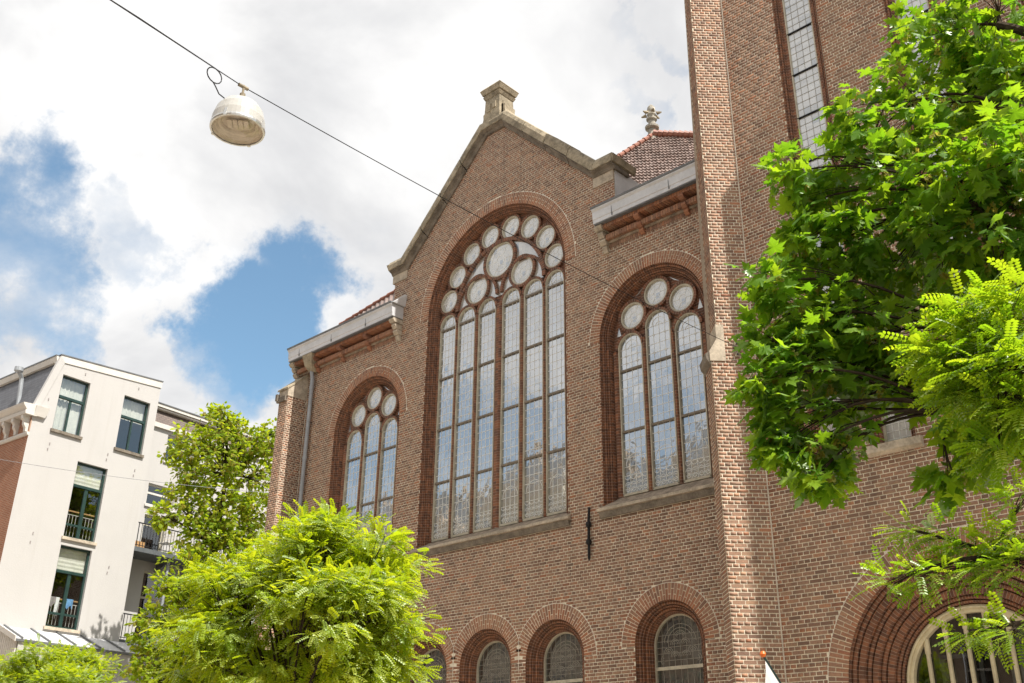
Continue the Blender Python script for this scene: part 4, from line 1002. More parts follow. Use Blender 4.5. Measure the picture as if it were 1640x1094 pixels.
for k in range(6):
    a = k*pi/3+.3; p_ = fb+np.array([math.cos(a)*.28, math.sin(a)*.28, 1.24]); t_ = np.array([-math.sin(a), math.cos(a), 0]); o_ = np.array([math.cos(a), math.sin(a), 0])
    mb = MB(); mb.hexa([tuple(p_-t_*.12), tuple(p_+t_*.12), tuple(p_+t_*.1+np.array([0, 0, .1])), tuple(p_-t_*.1+np.array([0, 0, .1]))], [tuple(p_+o_*.26-t_*.03), tuple(p_+o_*.26+t_*.03), tuple(p_+o_*.28+t_*.03+np.array([0, 0, .04])), tuple(p_+o_*.28-t_*.03+np.array([0, 0, .04]))]); mb.build('finial_leaf', 'stone', rf)
# small roof of the left bay
rl = link('side_roof', None, church); rl['label'] = 'orange tiled roof edge above the left gutter'
LA, LB = atY(545, 522, .75), atY(645, 461, .75); LA2, LB2 = atY(545, 540, .1), atY(645, 500, .1)
nt = 14
for k in range(nt):
    for j in range(2):
        t0, t1 = k/nt, (k+.96)/nt; s0, s1 = j/2, (j+1.05)/2
        P = lambda t, s: (LA+(LB-LA)*t)*(1-s)+(LA2+(LB2-LA2)*t)*s
        lift = np.array([0, -.03, .03]); mid = (t0+t1)/2
        mb = MB(); mb.face([P(t0, s0), P(mid, s0)+lift*.8, P(mid, s1)+lift*2, P(t0, s1)+lift]); mb.face([P(mid, s0)+lift*.8, P(t1, s0), P(t1, s1)+lift, P(mid, s1)+lift*2]); mb.face([P(t0, s1)+lift, P(mid, s1)+lift*2, P(t1, s1)+lift, P(t1, s1)-lift*.3, P(t0, s1)-lift*.3])
        mb.build('tile', 'roof_tile', rl)
ridge_run(rl, LA+np.array([0, 0, .03]), LB+np.array([0, 0, .03]), .30, .075)
mb = MB(); mb.face([tuple(LA), tuple(LB), tuple(LB+np.array([0, 6, -1.0])), tuple(LA+np.array([0, 6, -1.0]))]); mb.build('roof_boarding', 'dark_stone', rl)
mb = MB(); mb.hexa([(-19.52, -.43, 13.98), (-19.40, -.43, 13.98), (-19.40, .0, 13.98), (-19.52, .0, 13.98)], [(-19.50, -.35, 14.0), (-19.34, -.10, 14.30), (-19.32, -.02, 14.30), (-19.5, -.0, 14.0)]); mb.build('flashing', 'zinc', church)

# wire bracket on the buttress
BR = np.array([-8.44, -1.49, 8.94]); WA = tuple(BR+DN*.10)
wb = link('wire_bracket', None, church)
mb = MB()
q0 = BR+DN*.012
for dz in (-.13, .13): pass
mb.hexa([tuple(q0+D1*.045-np.array([0, 0, .14])), tuple(q0-D1*.045-np.array([0, 0, .14])), tuple(q0-D1*.045+np.array([0, 0, .14])), tuple(q0+D1*.045+np.array([0, 0, .14]))],
        [tuple(q0+DN*.02+D1*.045-np.array([0, 0, .14])), tuple(q0+DN*.02-D1*.045-np.array([0, 0, .14])), tuple(q0+DN*.02-D1*.045+np.array([0, 0, .14])), tuple(q0+DN*.02+D1*.045+np.array([0, 0, .14]))]); mb.build('plate', 'stone', wb)
for dz in (-.1, .1, 0.0):
    mb = MB(); mb.tube([BR+DN*.03+np.array([0, 0, dz]), BR+DN*(.05 if dz else .10)+np.array([0, 0, dz])], .016, 8); mb.build('bolt', 'iron', wb)

# ------------------------------------------------------------------ span wire and hanging street lamp
LP = atR(390, 142, 8.9); WEND = np.array([-7.55, -23.6, 9.25])
LT = LP+np.array([0, 0, .02])
def span(a, b, sag, n=14): return [a+(b-a)*k/n-np.array([0, 0, sag*4*(k/n)*(1-k/n)]) for k in range(n+1)]
mb = MB(); mb.tube(span(np.array(WA), LT, .10)+span(LT, WEND, .0)[1:], .0055, 5)
tag(mb.build('span_wire', 'iron'), 'thin dark wire strung from the tower buttress across the sky, carrying the lamp', 'wire')
lamp = thing('street_lamp', 'domed pale street lamp with glass bowl hanging from the wire against the clouds', 'street lamp', tuple(LP-np.array([0, 0, .62])), world_coords=True)
lc = LP-np.array([0, 0, .50]); lr = .268
mb = MB(); mb.lathe([(0, .365), (.05, .36), (.06, .33), (.115, .318), (.185, .275), (.235, .20), (.262, .10), (lr, .015), (lr, -.012), (lr-.015, -.012)], tuple(lc), 40); mb.build('housing', 'lamp_white', lamp, True)
mb = MB(); mb.lathe([(lr+.004, .012), (lr+.006, -.006), (lr+.002, -.024), (lr-.016, -.024)], tuple(lc), 40); mb.build('rim', 'steel', lamp, True)
mb = MB(); mb.lathe([(lr-.018, -.010), (.235, .02), (.22, .024), (.20, .05), (.175, .054), (.16, .085), (0, .087)], tuple(lc), 40); mb.build('reflector', 'cream_facade', lamp, True)
mb = MB(); mb.lathe([(lr-.017, -.020), (.235, -.045), (.17, -.068), (.09, -.08), (0, -.083)], tuple(lc), 36); mb.build('glass_bowl', 'lamp_glass', lamp, True)
ca, sa = math.cos(.9), math.sin(.9)
for k in range(4):
    x0 = -.105+k*.054; q = [(x0, -.07), (x0+.047, -.07), (x0+.047, .07), (x0, .07)]
    mb = MB(); mb.hexa([tuple(lc+np.array([x*ca-y*sa, x*sa+y*ca, .045])) for x, y in q], [tuple(lc+np.array([x*ca-y*sa, x*sa+y*ca, .06])) for x, y in q]); mb.build('light_panel', 'cream_facade', lamp)
for k in range(4):
    a = k*pi/2+.55; d_ = np.array([math.cos(a), math.sin(a), 0]); t_ = np.array([-math.sin(a), math.cos(a), 0]); p_ = lc+d_*(lr-.01)
    mb = MB(); mb.hexa([tuple(p_-t_*.016+np.array([0, 0, -.03])), tuple(p_+t_*.016+np.array([0, 0, -.03])), tuple(p_+t_*.016-d_*.01+np.array([0, 0, .07])), tuple(p_-t_*.016-d_*.01+np.array([0, 0, .07]))],
        [tuple(p_+d_*.022-t_*.014+np.array([0, 0, -.03])), tuple(p_+d_*.022+t_*.014+np.array([0, 0, -.03])), tuple(p_+d_*.01+t_*.014+np.array([0, 0, .07])), tuple(p_+d_*.01-t_*.014+np.array([0, 0, .07]))]); mb.build('clip', 'steel', lamp)
mb = MB(); mb.tube([lc+np.array([0, 0, .35]), lc+np.array([0, 0, .43])], .03, 10); mb.tube([lc+np.array([0, 0, .42]), LT+np.array([0, 0, .02])], .012, 8); mb.tube([LT+np.array([-.0, -.06, 0]), LT+np.array([0, .05, 0])], .02, 8); mb.build('hanger', 'stone', lamp)
wd_ = (WEND-LT)/np.linalg.norm(WEND-LT); lp0 = LT+wd_*.34
cab = [LT+wd_*3.4+np.array([0, 0, .009]), LT+wd_*2.2-np.array([0, 0, .010]), LT+wd_*1.2+np.array([0, 0, .009]), lp0]
up_ = np.array([0, 0, 1.0])
for k in range(1, 22): cab.append(lp0+wd_*(.085*math.sin(k*2*pi/14))+up_*(.085*(math.cos(k*2*pi/14)-1)))
cab += [lp0-wd_*.03-up_*.20, lp0-wd_*.08-up_*.26, lp0-wd_*.18-up_*.275, lc+np.array([0, 0, .40])]
mb = MB(); mb.tube(cab, .0065, 6); mb.build('cable_loop', 'iron', lamp)

# ------------------------------------------------------------------ flag by the portal
kn = atY(1222, 1050, -2.7); ft = atY(1285, 1150, TY-.02)
flag = thing('flag', 'white flag on a dark green pole with an orange knob below the tower', 'flag', tuple(ft), world_coords=True)
mb = MB(); mb.tube([ft, kn], .017, 10); mb.build('pole', 'flag_green', flag, True)
mb = MB(); mb.lathe([(0, -.045), (.03, -.038), (.046, 0), (.03, .038), (0, .045)], tuple(kn+np.array([0, 0, .02])), 14); mb.build('knob', 'orange', flag, True)
pd = (ft-kn); nb = 10; mb = MB()
for j in range(nb):
    for i in range(10):
        def FP(u, v): return kn+pd*(.05+.82*u)+np.array([.03*math.sin(v*9+u*4)*v, .05*math.sin(u*11+v*2)*v, -v*(.55+.25*u)-.01])+np.array([-.05, 0, 0])*v
        mb.face([FP(j/nb, i/10), FP((j+1)/nb, i/10), FP((j+1)/nb, (i+1)/10), FP(j/nb, (i+1)/10)])
mb.build('cloth', 'white_cloth', flag, True)

# ------------------------------------------------------------------ white end-of-terrace house (local x: outward from the end wall, y: along it, z up)
HA = (-33.91, -3.87, 0.0); HR = R(6.36)
house = thing('terrace_house', 'tall white rendered house end with dark green windows and a grey slate mansard', 'house', HA, HR)
WN = [(.76, 1.81, 13.07, 15.08, 14.31, 'upper'), (3.19, 4.28, 13.06, 15.08, 14.31, 'upper'), (1.90, 3.06, 9.60, 12.22, 11.40, 'door'), (1.88, 3.03, 6.67, 9.32, 8.48, 'door')]
top = lambda a: 15.69+(a-.58)*.081
mb = MB()   # end wall with real openings, cut in strips
ys = sorted({0.0, .58, 4.6}|{w[0] for w in WN}|{w[1] for w in WN})
for y0, y1 in zip(ys, ys[1:]):
    ym = (y0+y1)/2; zs_ = [0.0]
    for w in sorted(WN, key=lambda q: q[2]):
        if w[0] <= ym <= w[1]: zs_ += [w[2], w[3]]
    def tz(y): return 13.62+y/.58*2.07 if y <= .58 else top(y)
    for k in range(0, len(zs_), 2):
        a, b = zs_[k], (zs_[k+1] if k+1 < len(zs_) else None)
        mb.face([(0, y0, a), (0, y1, a), (0, y1, b if b else tz(y1)), (0, y0, b if b else tz(y0))])
mb.build('end_wall', 'render_white', house)
mb = MB(); mb.face([(0, 4.6, 0), (-1.25, 4.6, 0), (-1.25, 4.6, 15.9), (0, 4.6, top(4.6))]); mb.build('rear_return', 'render_white', house)
mb = MB(); mb.hexa([(.03, .56, 15.47), (.03, 4.62, 15.47+.081*4.04), (.03, 4.62, 15.72+.081*4.04), (.03, .56, 15.72)], [(-.1, .56, 15.47), (-.1, 4.62, 15.47+.081*4.04), (-.1, 4.62, 15.72+.081*4.04), (-.1, .56, 15.72)]); mb.build('parapet_band', 'white_paint', house)
mb = MB(); mb.hexa([(.05, .53, 15.721), (.05, 4.65, 15.721+.081*4.07), (.05, 4.65, 15.76+.081*4.07), (.05, .53, 15.76)], [(-.2, .53, 15.721), (-.2, 4.65, 15.721+.081*4.07), (-.2, 4.65, 15.76+.081*4.07), (-.2, .53, 15.76)]); mb.build('parapet_capping', 'zinc_dark', house)
mb = MB()   # raking verge beside the mansard
mb.hexa([(.035, -.06, 13.62), (.035, .16, 13.62), (.035, .72, 15.50), (.035, .54, 15.70)], [(-.12, -.06, 13.62), (-.12, .16, 13.62), (-.12, .72, 15.5), (-.12, .54, 15.70)]); mb.build('verge', 'render_white', house)
mb = MB(); mb.face([(-.12, 0.0, 13.6), (-8, 0.0, 13.6), (-8, .5, 15.42), (-.12, .5, 15.42)], [(0, 0), (7.9, 0), (7.9, 1.9), (0, 1.9)]); mb.build('mansard', 'slate', house)
mb = MB(); mb.extrude_x([(.40, 15.42), (.52, 15.44), (.46, 15.60), (.44, 15.69), (.9, 15.69), (.9, 15.42)], -8, -.101); mb.build('mansard_fascia', 'white_paint', house)
mb = MB(); mb.box((-8, .42, 15.695), (-.1, 4.6, 15.74)); mb.build('flat_roof', 'zinc_dark', house)
# street front
mb = MB(); mb.face([(0, -.001, 0), (-8, -.001, 0), (-8, -.001, 12.62), (0, -.001, 12.62)], [(0, 0), (8, 0), (8, 12.62), (0, 12.62)]); mb.build('street_wall', 'orange_brickwork', house)
mb = MB(); mb.face([(.003, 0, 0), (.003, .0001, 0), (.003, .0001, .1)]); 
mb = MB(); mb.extrude_x([(0, 12.62), (-.06, 12.62), (-.09, 12.68), (-.09, 12.73), (0, 12.73)], -8, .05); mb.build('frieze_string', 'white_paint', house)
mb = MB(); mb.face([(0, -.02, 12.73), (-8, -.02, 12.73), (-8, -.02, 13.3), (0, -.02, 13.3)], [(0, 0), (8, 0), (8, .57), (0, .57)]); mb.face([(.004, -.02, 12.73), (.004, .02, 12.73), (.004, .02, 13.2), (.004, -.02, 13.2)]); mb.build('frieze', 'orange_brickwork', house)
mb = MB(); mb.extrude_x([(.1, 13.30), (-.30, 13.30), (-.32, 13.42), (-.28, 13.45), (-.34, 13.52), (-.40, 13.58), (-.43, 13.66), (.1, 13.70)], -8, .10); mb.build('street_cornice', 'white_paint', house)
mb = MB(); mb.hexa([(.0, .0, 13.32), (.10, .0, 13.32), (.10, .40, 13.32), (.0, .40, 13.32)], [(.0, 0, 13.66), (.17, 0, 13.66), (.17, .47, 13.66), (0, .47, 13.66)]); mb.build('cornice_return', 'white_paint', house)
for k in range(12):
    x = -.14-k*.62
    prof = [(0.0, 12.75), (-.10, 12.76), (-.11, 12.88), (-.19, 12.98), (-.20, 13.10), (-.28, 13.18), (-.28, 13.298), (0, 13.298)]
    mb = MB(); mb.extrude_x(prof, x-.07, x+.07); mb.build('console', 'white_paint', house)
mb = MB(); mb.tube([(-1.55, .2, 13.9), (-1.55, .1, 15.05), (-1.48, -.02, 15.18), (-1.48, -.12, 15.30)], .075, 10); mb.lathe([(.07, 0), (.15, .06), (.15, .2), (.08, .24)], (-1.48, -.1, 15.2), 12); mb.build('roof_vent', 'grey_pipe', house, True)
def win(y0, y1, z0, z1, zm, kind, xo=0.0, host=None, idx=0):
    w = link('window', None, house)
    dep = .14
    mb = MB()
    for q in ([(xo, y0, z0), (xo-dep, y0, z0), (xo-dep, y0, z1), (xo, y0, z1)], [(xo, y1, z0), (xo-dep, y1, z0), (xo-dep, y1, z1), (xo, y1, z1)], [(xo, y0, z1), (xo-dep, y0, z1), (xo-dep, y1, z1), (xo, y1, z1)], [(xo, y0, z0), (xo-dep, y0, z0), (xo-dep, y1, z0), (xo, y1, z0)]): mb.face(q)
    mb.build('reveal', 'render_white', w)
    fw = .065; xa, xb = xo-dep-.05, xo-dep+.03
    mb = MB()
    mb.box((xa, y0, z0), (xb, y0+fw, z1)); mb.box((xa, y1-fw, z0), (xb, y1, z1)); mb.box((xa+.004, y0+fw, z1-fw), (xb-.004, y1-fw, z1)); mb.box((xa+.004, y0+fw, z0), (xb-.004, y1-fw, z0+fw)); mb.build('frame', 'green_paint', w)
    mb = MB(); mb.box((xa-.004, y0+fw, zm-.045), (xb+.02, y1-fw, zm+.045)); mb.build('transom', 'green_paint', w)
    ymid = (y0+y1)/2; cw_ = .06 if kind == 'door' else .035
    mb = MB(); mb.box((xa+.008, ymid-cw_, z0+fw), (xb-.008, ymid+cw_, zm-.045)); mb.build('centre_stile', 'green_paint', w)
    for ya, yb, za, zb_ in ((y0+fw, y1-fw, zm+.045, z1-fw), (y0+fw, ymid-cw_, z0+fw, zm-.045), (ymid+cw_, y1-fw, z0+fw, zm-.045)):
        mb = MB(); mb.face([(xo-dep-.012, ya, za), (xo-dep-.012, yb, za), (xo-dep-.012, yb, zb_), (xo-dep-.012, ya, zb_)]); mb.build('pane', 'window_glass', w)
    if kind == 'door':
        mb = MB()
        for ya, yb in ((y0+fw, ymid-cw_), (ymid+cw_, y1-fw)): mb.box((xa+.012, ya, z0+.42), (xb-.012, yb, z0+.49))
        mb.build('door_rail', 'green_paint', w)
    mb = MB(); mb.box((xo-.10, y0-.06, z0-.10), (xo+.07, y1+.06, z0-.002)); mb.build('sill', 'dark_stone' if kind == 'upper' else 'pale_stone', w)
    mb = MB(); X = xo-1.6
    g_ = .12
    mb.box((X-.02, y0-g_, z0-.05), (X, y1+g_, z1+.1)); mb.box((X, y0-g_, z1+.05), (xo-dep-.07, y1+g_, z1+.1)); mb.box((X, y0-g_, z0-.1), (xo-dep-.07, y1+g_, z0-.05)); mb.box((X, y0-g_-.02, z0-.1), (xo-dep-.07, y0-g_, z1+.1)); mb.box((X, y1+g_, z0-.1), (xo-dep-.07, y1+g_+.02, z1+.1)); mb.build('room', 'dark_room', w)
    if kind == 'upper':
        mb = MB(); xx = xo-dep-.12
        za = z0+.05 if idx == 0 else zm-.05
        n = 14
        for k in range(n):
            f = lambda t: xx-.02*math.sin(t*40)
            a, b = y0+.02+(y1-y0-.04)*k/n, y0+.02+(y1-y0-.04)*(k+1)/n
            mb.face([(f(k/n), a, za), (f((k+1)/n), b, za), (f((k+1)/n), b, z1-.02), (f(k/n), a, z1-.02)])
        mb.build('curtain', 'curtain', w, True)
    else:
        mb = MB(); xx = xo-dep-.10; n = 12
        for k in range(n):
            za, zb_ = zm+.03+(z1-zm-.05)*k/n, zm+.03+(z1-zm-.05)*(k+1)/n
            mb.face([(xx+.01*(k % 2), y0+.03, za), (xx+.01*(k % 2), y1-.03, za), (xx+.01*((k+1) % 2), y1-.03, zb_), (xx+.01*((k+1) % 2), y0+.03, zb_)])
        mb.build('blind', 'curtain', w)
        rx = xo-dep-.10; rt = z0+.92
        mb = MB(); mb.box((rx-.03, y0+.03, rt), (rx+.02, y1-.03, rt+.045)); mb.build('handrail', 'wood', w)
        mb = MB(); mb.box((rx-.015, y0+.03, rt-.11), (rx+.005, y1-.03, rt-.09)); mb.build('rail', 'white_paint', w)
        ny = 9
        for k in range(ny):
            y = y0+.09+(y1-y0-.18)*k/(ny-1)
            mb = MB(); mb.tube([(rx-.005, y, z0+.1), (rx-.005, y, rt-.09)], .009, 6); mb.build('baluster', 'white_paint', w)
    return w
for i, w_ in enumerate(WN): win(*w_, idx=i)
for y_, z_ in ((.42, 14.05), (.78, 12.55), (.75, 12.35), (2.95, 12.75), (2.93, 12.55), (.85, 9.5), (.82, 9.2), (4.1, 12.45), (4.08, 12.25), (3.75, 8.9), (3.72, 8.7), (1.55, 15.35), (3.7, 15.5)):
    mb = MB(); mb.box((.0, y_-.012, z_-.05), (.02, y_+.018, z_+.03)); mb.build('wall_tie', 'grey_cloth', house)
# rear wing, set back 1.25 m
WX = -1.25
WW = [(6.05, 7.0, 13.55, 14.62, 14.2, 'upper'), (5.55, 6.75, 11.72, 12.55, 12.2, 'small'), (5.95, 7.1, 6.72, 9.30, 8.35, 'open'), (5.6, 6.55, 9.98, 11.35, 11.0, 'open')]
mb = MB(); ys = sorted({4.6, 12.0}|{w[0] for w in WW}|{w[1] for w in WW})
for y0, y1 in zip(ys, ys[1:]):
    ym = (y0+y1)/2; zs_ = [0.0]
    for w in sorted(WW, key=lambda q: q[2]):
        if w[0] <= ym <= w[1]: zs_ += [w[2], w[3]]
    zs_.append(14.75)
    for k in range(0, len(zs_), 2): mb.face([(WX, y0, zs_[k]), (WX, y1, zs_[k]), (WX, y1, zs_[k+1]), (WX, y0, zs_[k+1])])
mb.build('wing_wall', 'render_white', house)
mb = MB(); mb.box((WX-.05, 4.61, 14.75), (WX+.10, 12.05, 14.93)); mb.build('wing_band', 'white_paint', house)
mb = MB(); mb.face([(WX+.05, 4.61, 14.93), (WX+.05, 12, 14.93), (WX-.30, 12, 15.56), (WX-.30, 4.61, 15.56)], [(0, 0), (7.4, 0), (7.4, .8), (0, .8)]); mb.build('wing_mansard', 'brown_tiles', house)
mb = MB(); mb.box((WX-.6, 4.61, 15.56), (WX-.12, 12.05, 15.62)); mb.box((WX-.6, 4.61, 15.64), (WX-.06, 12.05, 15.76)); mb.build('wing_fascia', 'white_paint', house)
mb = MB(); mb.box((WX-.6, 4.61, 15.762), (WX-.03, 12.08, 15.80)); mb.box((-7.9, 4.7, 15.5), (WX-.6, 12, 15.75)); mb.build('wing_roof', 'zinc_dark', house)
def wing_win(y0, y1, z0, z1, zm, kind):
    w = link('window', None, house); mb = MB(); xo = WX
    for q in ([(xo, y0, z0), (xo-.12, y0, z0), (xo-.12, y0, z1), (xo, y0, z1)], [(xo, y1, z0), (xo-.12, y1, z0), (xo-.12, y1, z1), (xo, y1, z1)], [(xo, y0, z1), (xo-.12, y0, z1), (xo-.12, y1, z1), (xo, y1, z1)], [(xo, y0, z0), (xo-.12, y0, z0), (xo-.12, y1, z0), (xo, y1, z0)]): mb.face(q)
    mb.build('reveal', 'render_white', w)
    fm = 'white_paint' if kind != 'open' else 'pale_frame'
    mb = MB(); mb.box((xo-.16, y0, z0), (xo-.09, y0+.07, z1)); mb.box((xo-.16, y1-.07, z0), (xo-.09, y1, z1)); mb.box((xo-.156, y0+.07, z1-.07), (xo-.094, y1-.07, z1)); mb.box((xo-.156, y0+.07, z0), (xo-.094, y1-.07, z0+.07)); mb.box((xo-.152, y0+.07, zm-.035), (xo-.098, y1-.07, zm+.035)); mb.build('frame', fm, w)
    mb = MB(); mb.face([(xo-.13, y0+.07, z0+.07), (xo-.13, y1-.07, z0+.07), (xo-.13, y1-.07, z1-.07), (xo-.13, y0+.07, z1-.07)]); mb.build('pane', 'window_glass', w)
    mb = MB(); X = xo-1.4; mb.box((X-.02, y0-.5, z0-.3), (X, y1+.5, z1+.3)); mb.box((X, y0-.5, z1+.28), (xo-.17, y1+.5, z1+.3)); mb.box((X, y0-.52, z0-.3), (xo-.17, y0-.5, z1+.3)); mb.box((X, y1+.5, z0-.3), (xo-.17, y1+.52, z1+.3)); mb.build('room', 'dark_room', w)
    if kind != 'open': mb = MB(); mb.box((xo-.02, y0-.05, z0-.08), (xo+.06, y1+.05, z0-.002)); mb.build('sill', 'white_paint', w)
for w_ in WW: wing_win(*w_)
def balcony(z, y1, plant):
    b = link('balcony', None, house)
    mb = MB(); mb.box((WX+.004, 4.62, z-.16), (-.04, y1, z)); mb.build('slab', 'grey_paint', b)
    for y in (4.9, 6.4, 7.9, 9.3):
        if y < y1: mb = MB(); mb.hexa([(WX+.004, y, z-.5), (WX+.004, y+.12, z-.5), (WX+.004, y+.12, z-.161), (WX+.004, y, z-.161)], [(WX+.7, y, z-.24), (WX+.7, y+.12, z-.24), (WX+.7, y+.12, z-.161), (WX+.7, y, z-.161)]); mb.build('support', 'zinc_dark', b)
    mb = MB(); mb.tube([(-.08, 4.63, z+.86), (-.08, y1, z+.86)], .022, 8); mb.build('top_rail', 'iron', b, True)
    mb = MB(); mb.tube([(-.08, 4.63, z+.07), (-.08, y1, z+.07)], .014, 6); mb.build('bottom_rail', 'iron', b)
    y = 4.7; k = 0
    while y < y1-.02:
        mb = MB(); mb.tube([(-.08, y, z+.02), (-.08, y, z+.86)], .016 if k % 7 == 0 else .0095, 6); mb.build('baluster', 'iron', b); y += .125; k += 1
    return b
balcony(9.80, 9.4, True); balcony(6.60, 9.4, True)
mb = MB(); mb.tube([(-.35, 6.3, 0), (-.35, 6.3, 9.6)], .055, 10); mb.build('balcony_post', 'grey_pipe', house, True)
def hw(x, y, z): return tuple(Matrix.Translation(HA) @ Matrix.Rotation(HR, 4, 'Z') @ Vector((x, y, z)))
pb = thing('planter', 'orange-brown wooden planter box on the upper balcony beside the white wall', 'planter', hw(-.45, 4.95, 9.80), HR)
mb = MB(); mb.box((-.16, -.22, 0), (.16, .22, .02))
for s in (-1, 1): mb.box((s*.15-.012, -.22, .02), (s*.15+.012, .22, .26)); mb.box((-.138, s*.21-.012, .02), (.138, s*.21+.012, .26))
mb.build('box', 'wood', pb); mb = MB(); mb.box((-.137, -.197, .18), (.137, .197, .22)); mb.build('soil', 'soil', pb)
bc = thing('balcony_chair', 'thin metal folding chair standing on the upper balcony', 'chair', hw(-.55, 6.2, 9.80), HR+.5)
for x, y in ((-.2, -.18), (.2, -.18)): mb = MB(); mb.tube([(x, -.2, 0), (x, .18, .45), (x, .22, .9)], .014, 6); mb.build('leg', 'pale_frame', bc); mb = MB(); mb.tube([(x, .2, 0), (x, -.18, .45)], .014, 6); mb.build('leg', 'pale_frame', bc)
mb = MB(); mb.box((-.21, -.2, .44), (.21, .2, .47)); mb.build('seat', 'white_paint', bc)
for z in (.62, .74, .86): mb = MB(); mb.box((-.21, .19, z), (.21, .215, z+.06)); mb.build('back_slat', 'white_paint', bc)
for nm, lab, mat, y, w_ in (('towel', 'grey cloth hung over the rail behind the lowest green french window', 'grey_cloth', 2.12, .26), ('towel', 'blue and white cloth drying over the rail behind the lowest green french window', 'blue_cloth', 2.68, .24), ('shirt', 'white cloth hanging below the rail behind the lowest green french window', 'white_cloth', 2.24, .14)):
    mb = MB(); z0 = 6.67+.97; n = 8
    for k in range(n):
        for j in range(6):
            def TP(u, v):
                dp_ = (.28 if mat != 'white_cloth' else .62)*(1+.25*math.sin(u*7)); x = -.205+.03*math.sin(u*12)*v
                return (x, y-w_/2+w_*u*(1-.3*v*(mat == 'white_cloth')), z0+.02-dp_*v)
            mb.face([TP(k/n, j/6), TP((k+1)/n, j/6), TP((k+1)/n, (j+1)/6), TP(k/n, (j+1)/6)])
    o = mb.build(nm, mat, None, True); o.location = HA; o.rotation_euler = (0, 0, HR); tag(o, lab, 'cloth')
# lean-to with a seamed zinc roof at the foot of the end wall
shed = thing('lean_to', 'low lean-to with grey seamed metal roof against the white house wall', 'shed', HA, HR)
sx = 1.25; z_hi, z_lo = 6.50, 6.02
mb = MB(); mb.hexa([(.01, .35, z_hi-.07), (sx, .35, z_lo-.07), (sx, .35, z_lo), (.01, .35, z_hi)], [(.01, 5.3, z_hi-.07), (sx, 5.3, z_lo-.07), (sx, 5.3, z_lo), (.01, 5.3, z_hi)]); mb.build('roof', 'zinc', shed)
for k in range(6):
    y = .55+k*.88; mb = MB(); mb.hexa([(.01, y-.03, z_hi+.002), (sx+.02, y-.03, z_lo+.002), (sx+.02, y-.03, z_lo+.05), (.01, y-.03, z_hi+.05)], [(.01, y+.03, z_hi+.002), (sx+.02, y+.03, z_lo+.002), (sx+.02, y+.03, z_lo+.05), (.01, y+.03, z_hi+.05)]); mb.build('roof_seam', 'zinc_dark', shed)
mb = MB(); mb.box((sx+.001, .33, z_lo-.09), (sx+.06, 5.32, z_lo-.02)); mb.build('gutter', 'zinc_dark', shed)
for k in range(20):
    x = .03+k*.058; zt = z_hi-.075+(z_lo-z_hi)*((x+.05)/sx)
    mb = MB(); mb.box((x, .40+.012*(k % 2), 0), (x+.055, .45, zt)); mb.build('plank', 'white_paint', shed)
mb = MB(); mb.box((sx-.05, .46, 0), (sx-.0, 5.25, z_lo-.09)); mb.build('front_wall', 'render_white', shed)
mb = MB(); mb.hexa([(.01, .30, z_hi-.10), (sx+.05, .30, z_lo-.10), (sx+.05, .30, z_lo+.06), (.01, .30, z_hi+.06)], [(.01, .345, z_hi-.10), (sx+.05, .345, z_lo-.10), (sx+.05, .345, z_lo+.06), (.01, .345, z_hi+.06)]); mb.build('barge_board', 'white_paint', shed)
# thin wire crossing the end wall
a_, b_ = atR(-40, 729, 33.5), atR(440, 790, 33.0)
mb = MB(); mb.tube(span(a_, b_, .12), .007, 5); tag(mb.build('telephone_wire', 'zinc_dark'), 'thin grey wire crossing in front of the white house wall', 'wire')

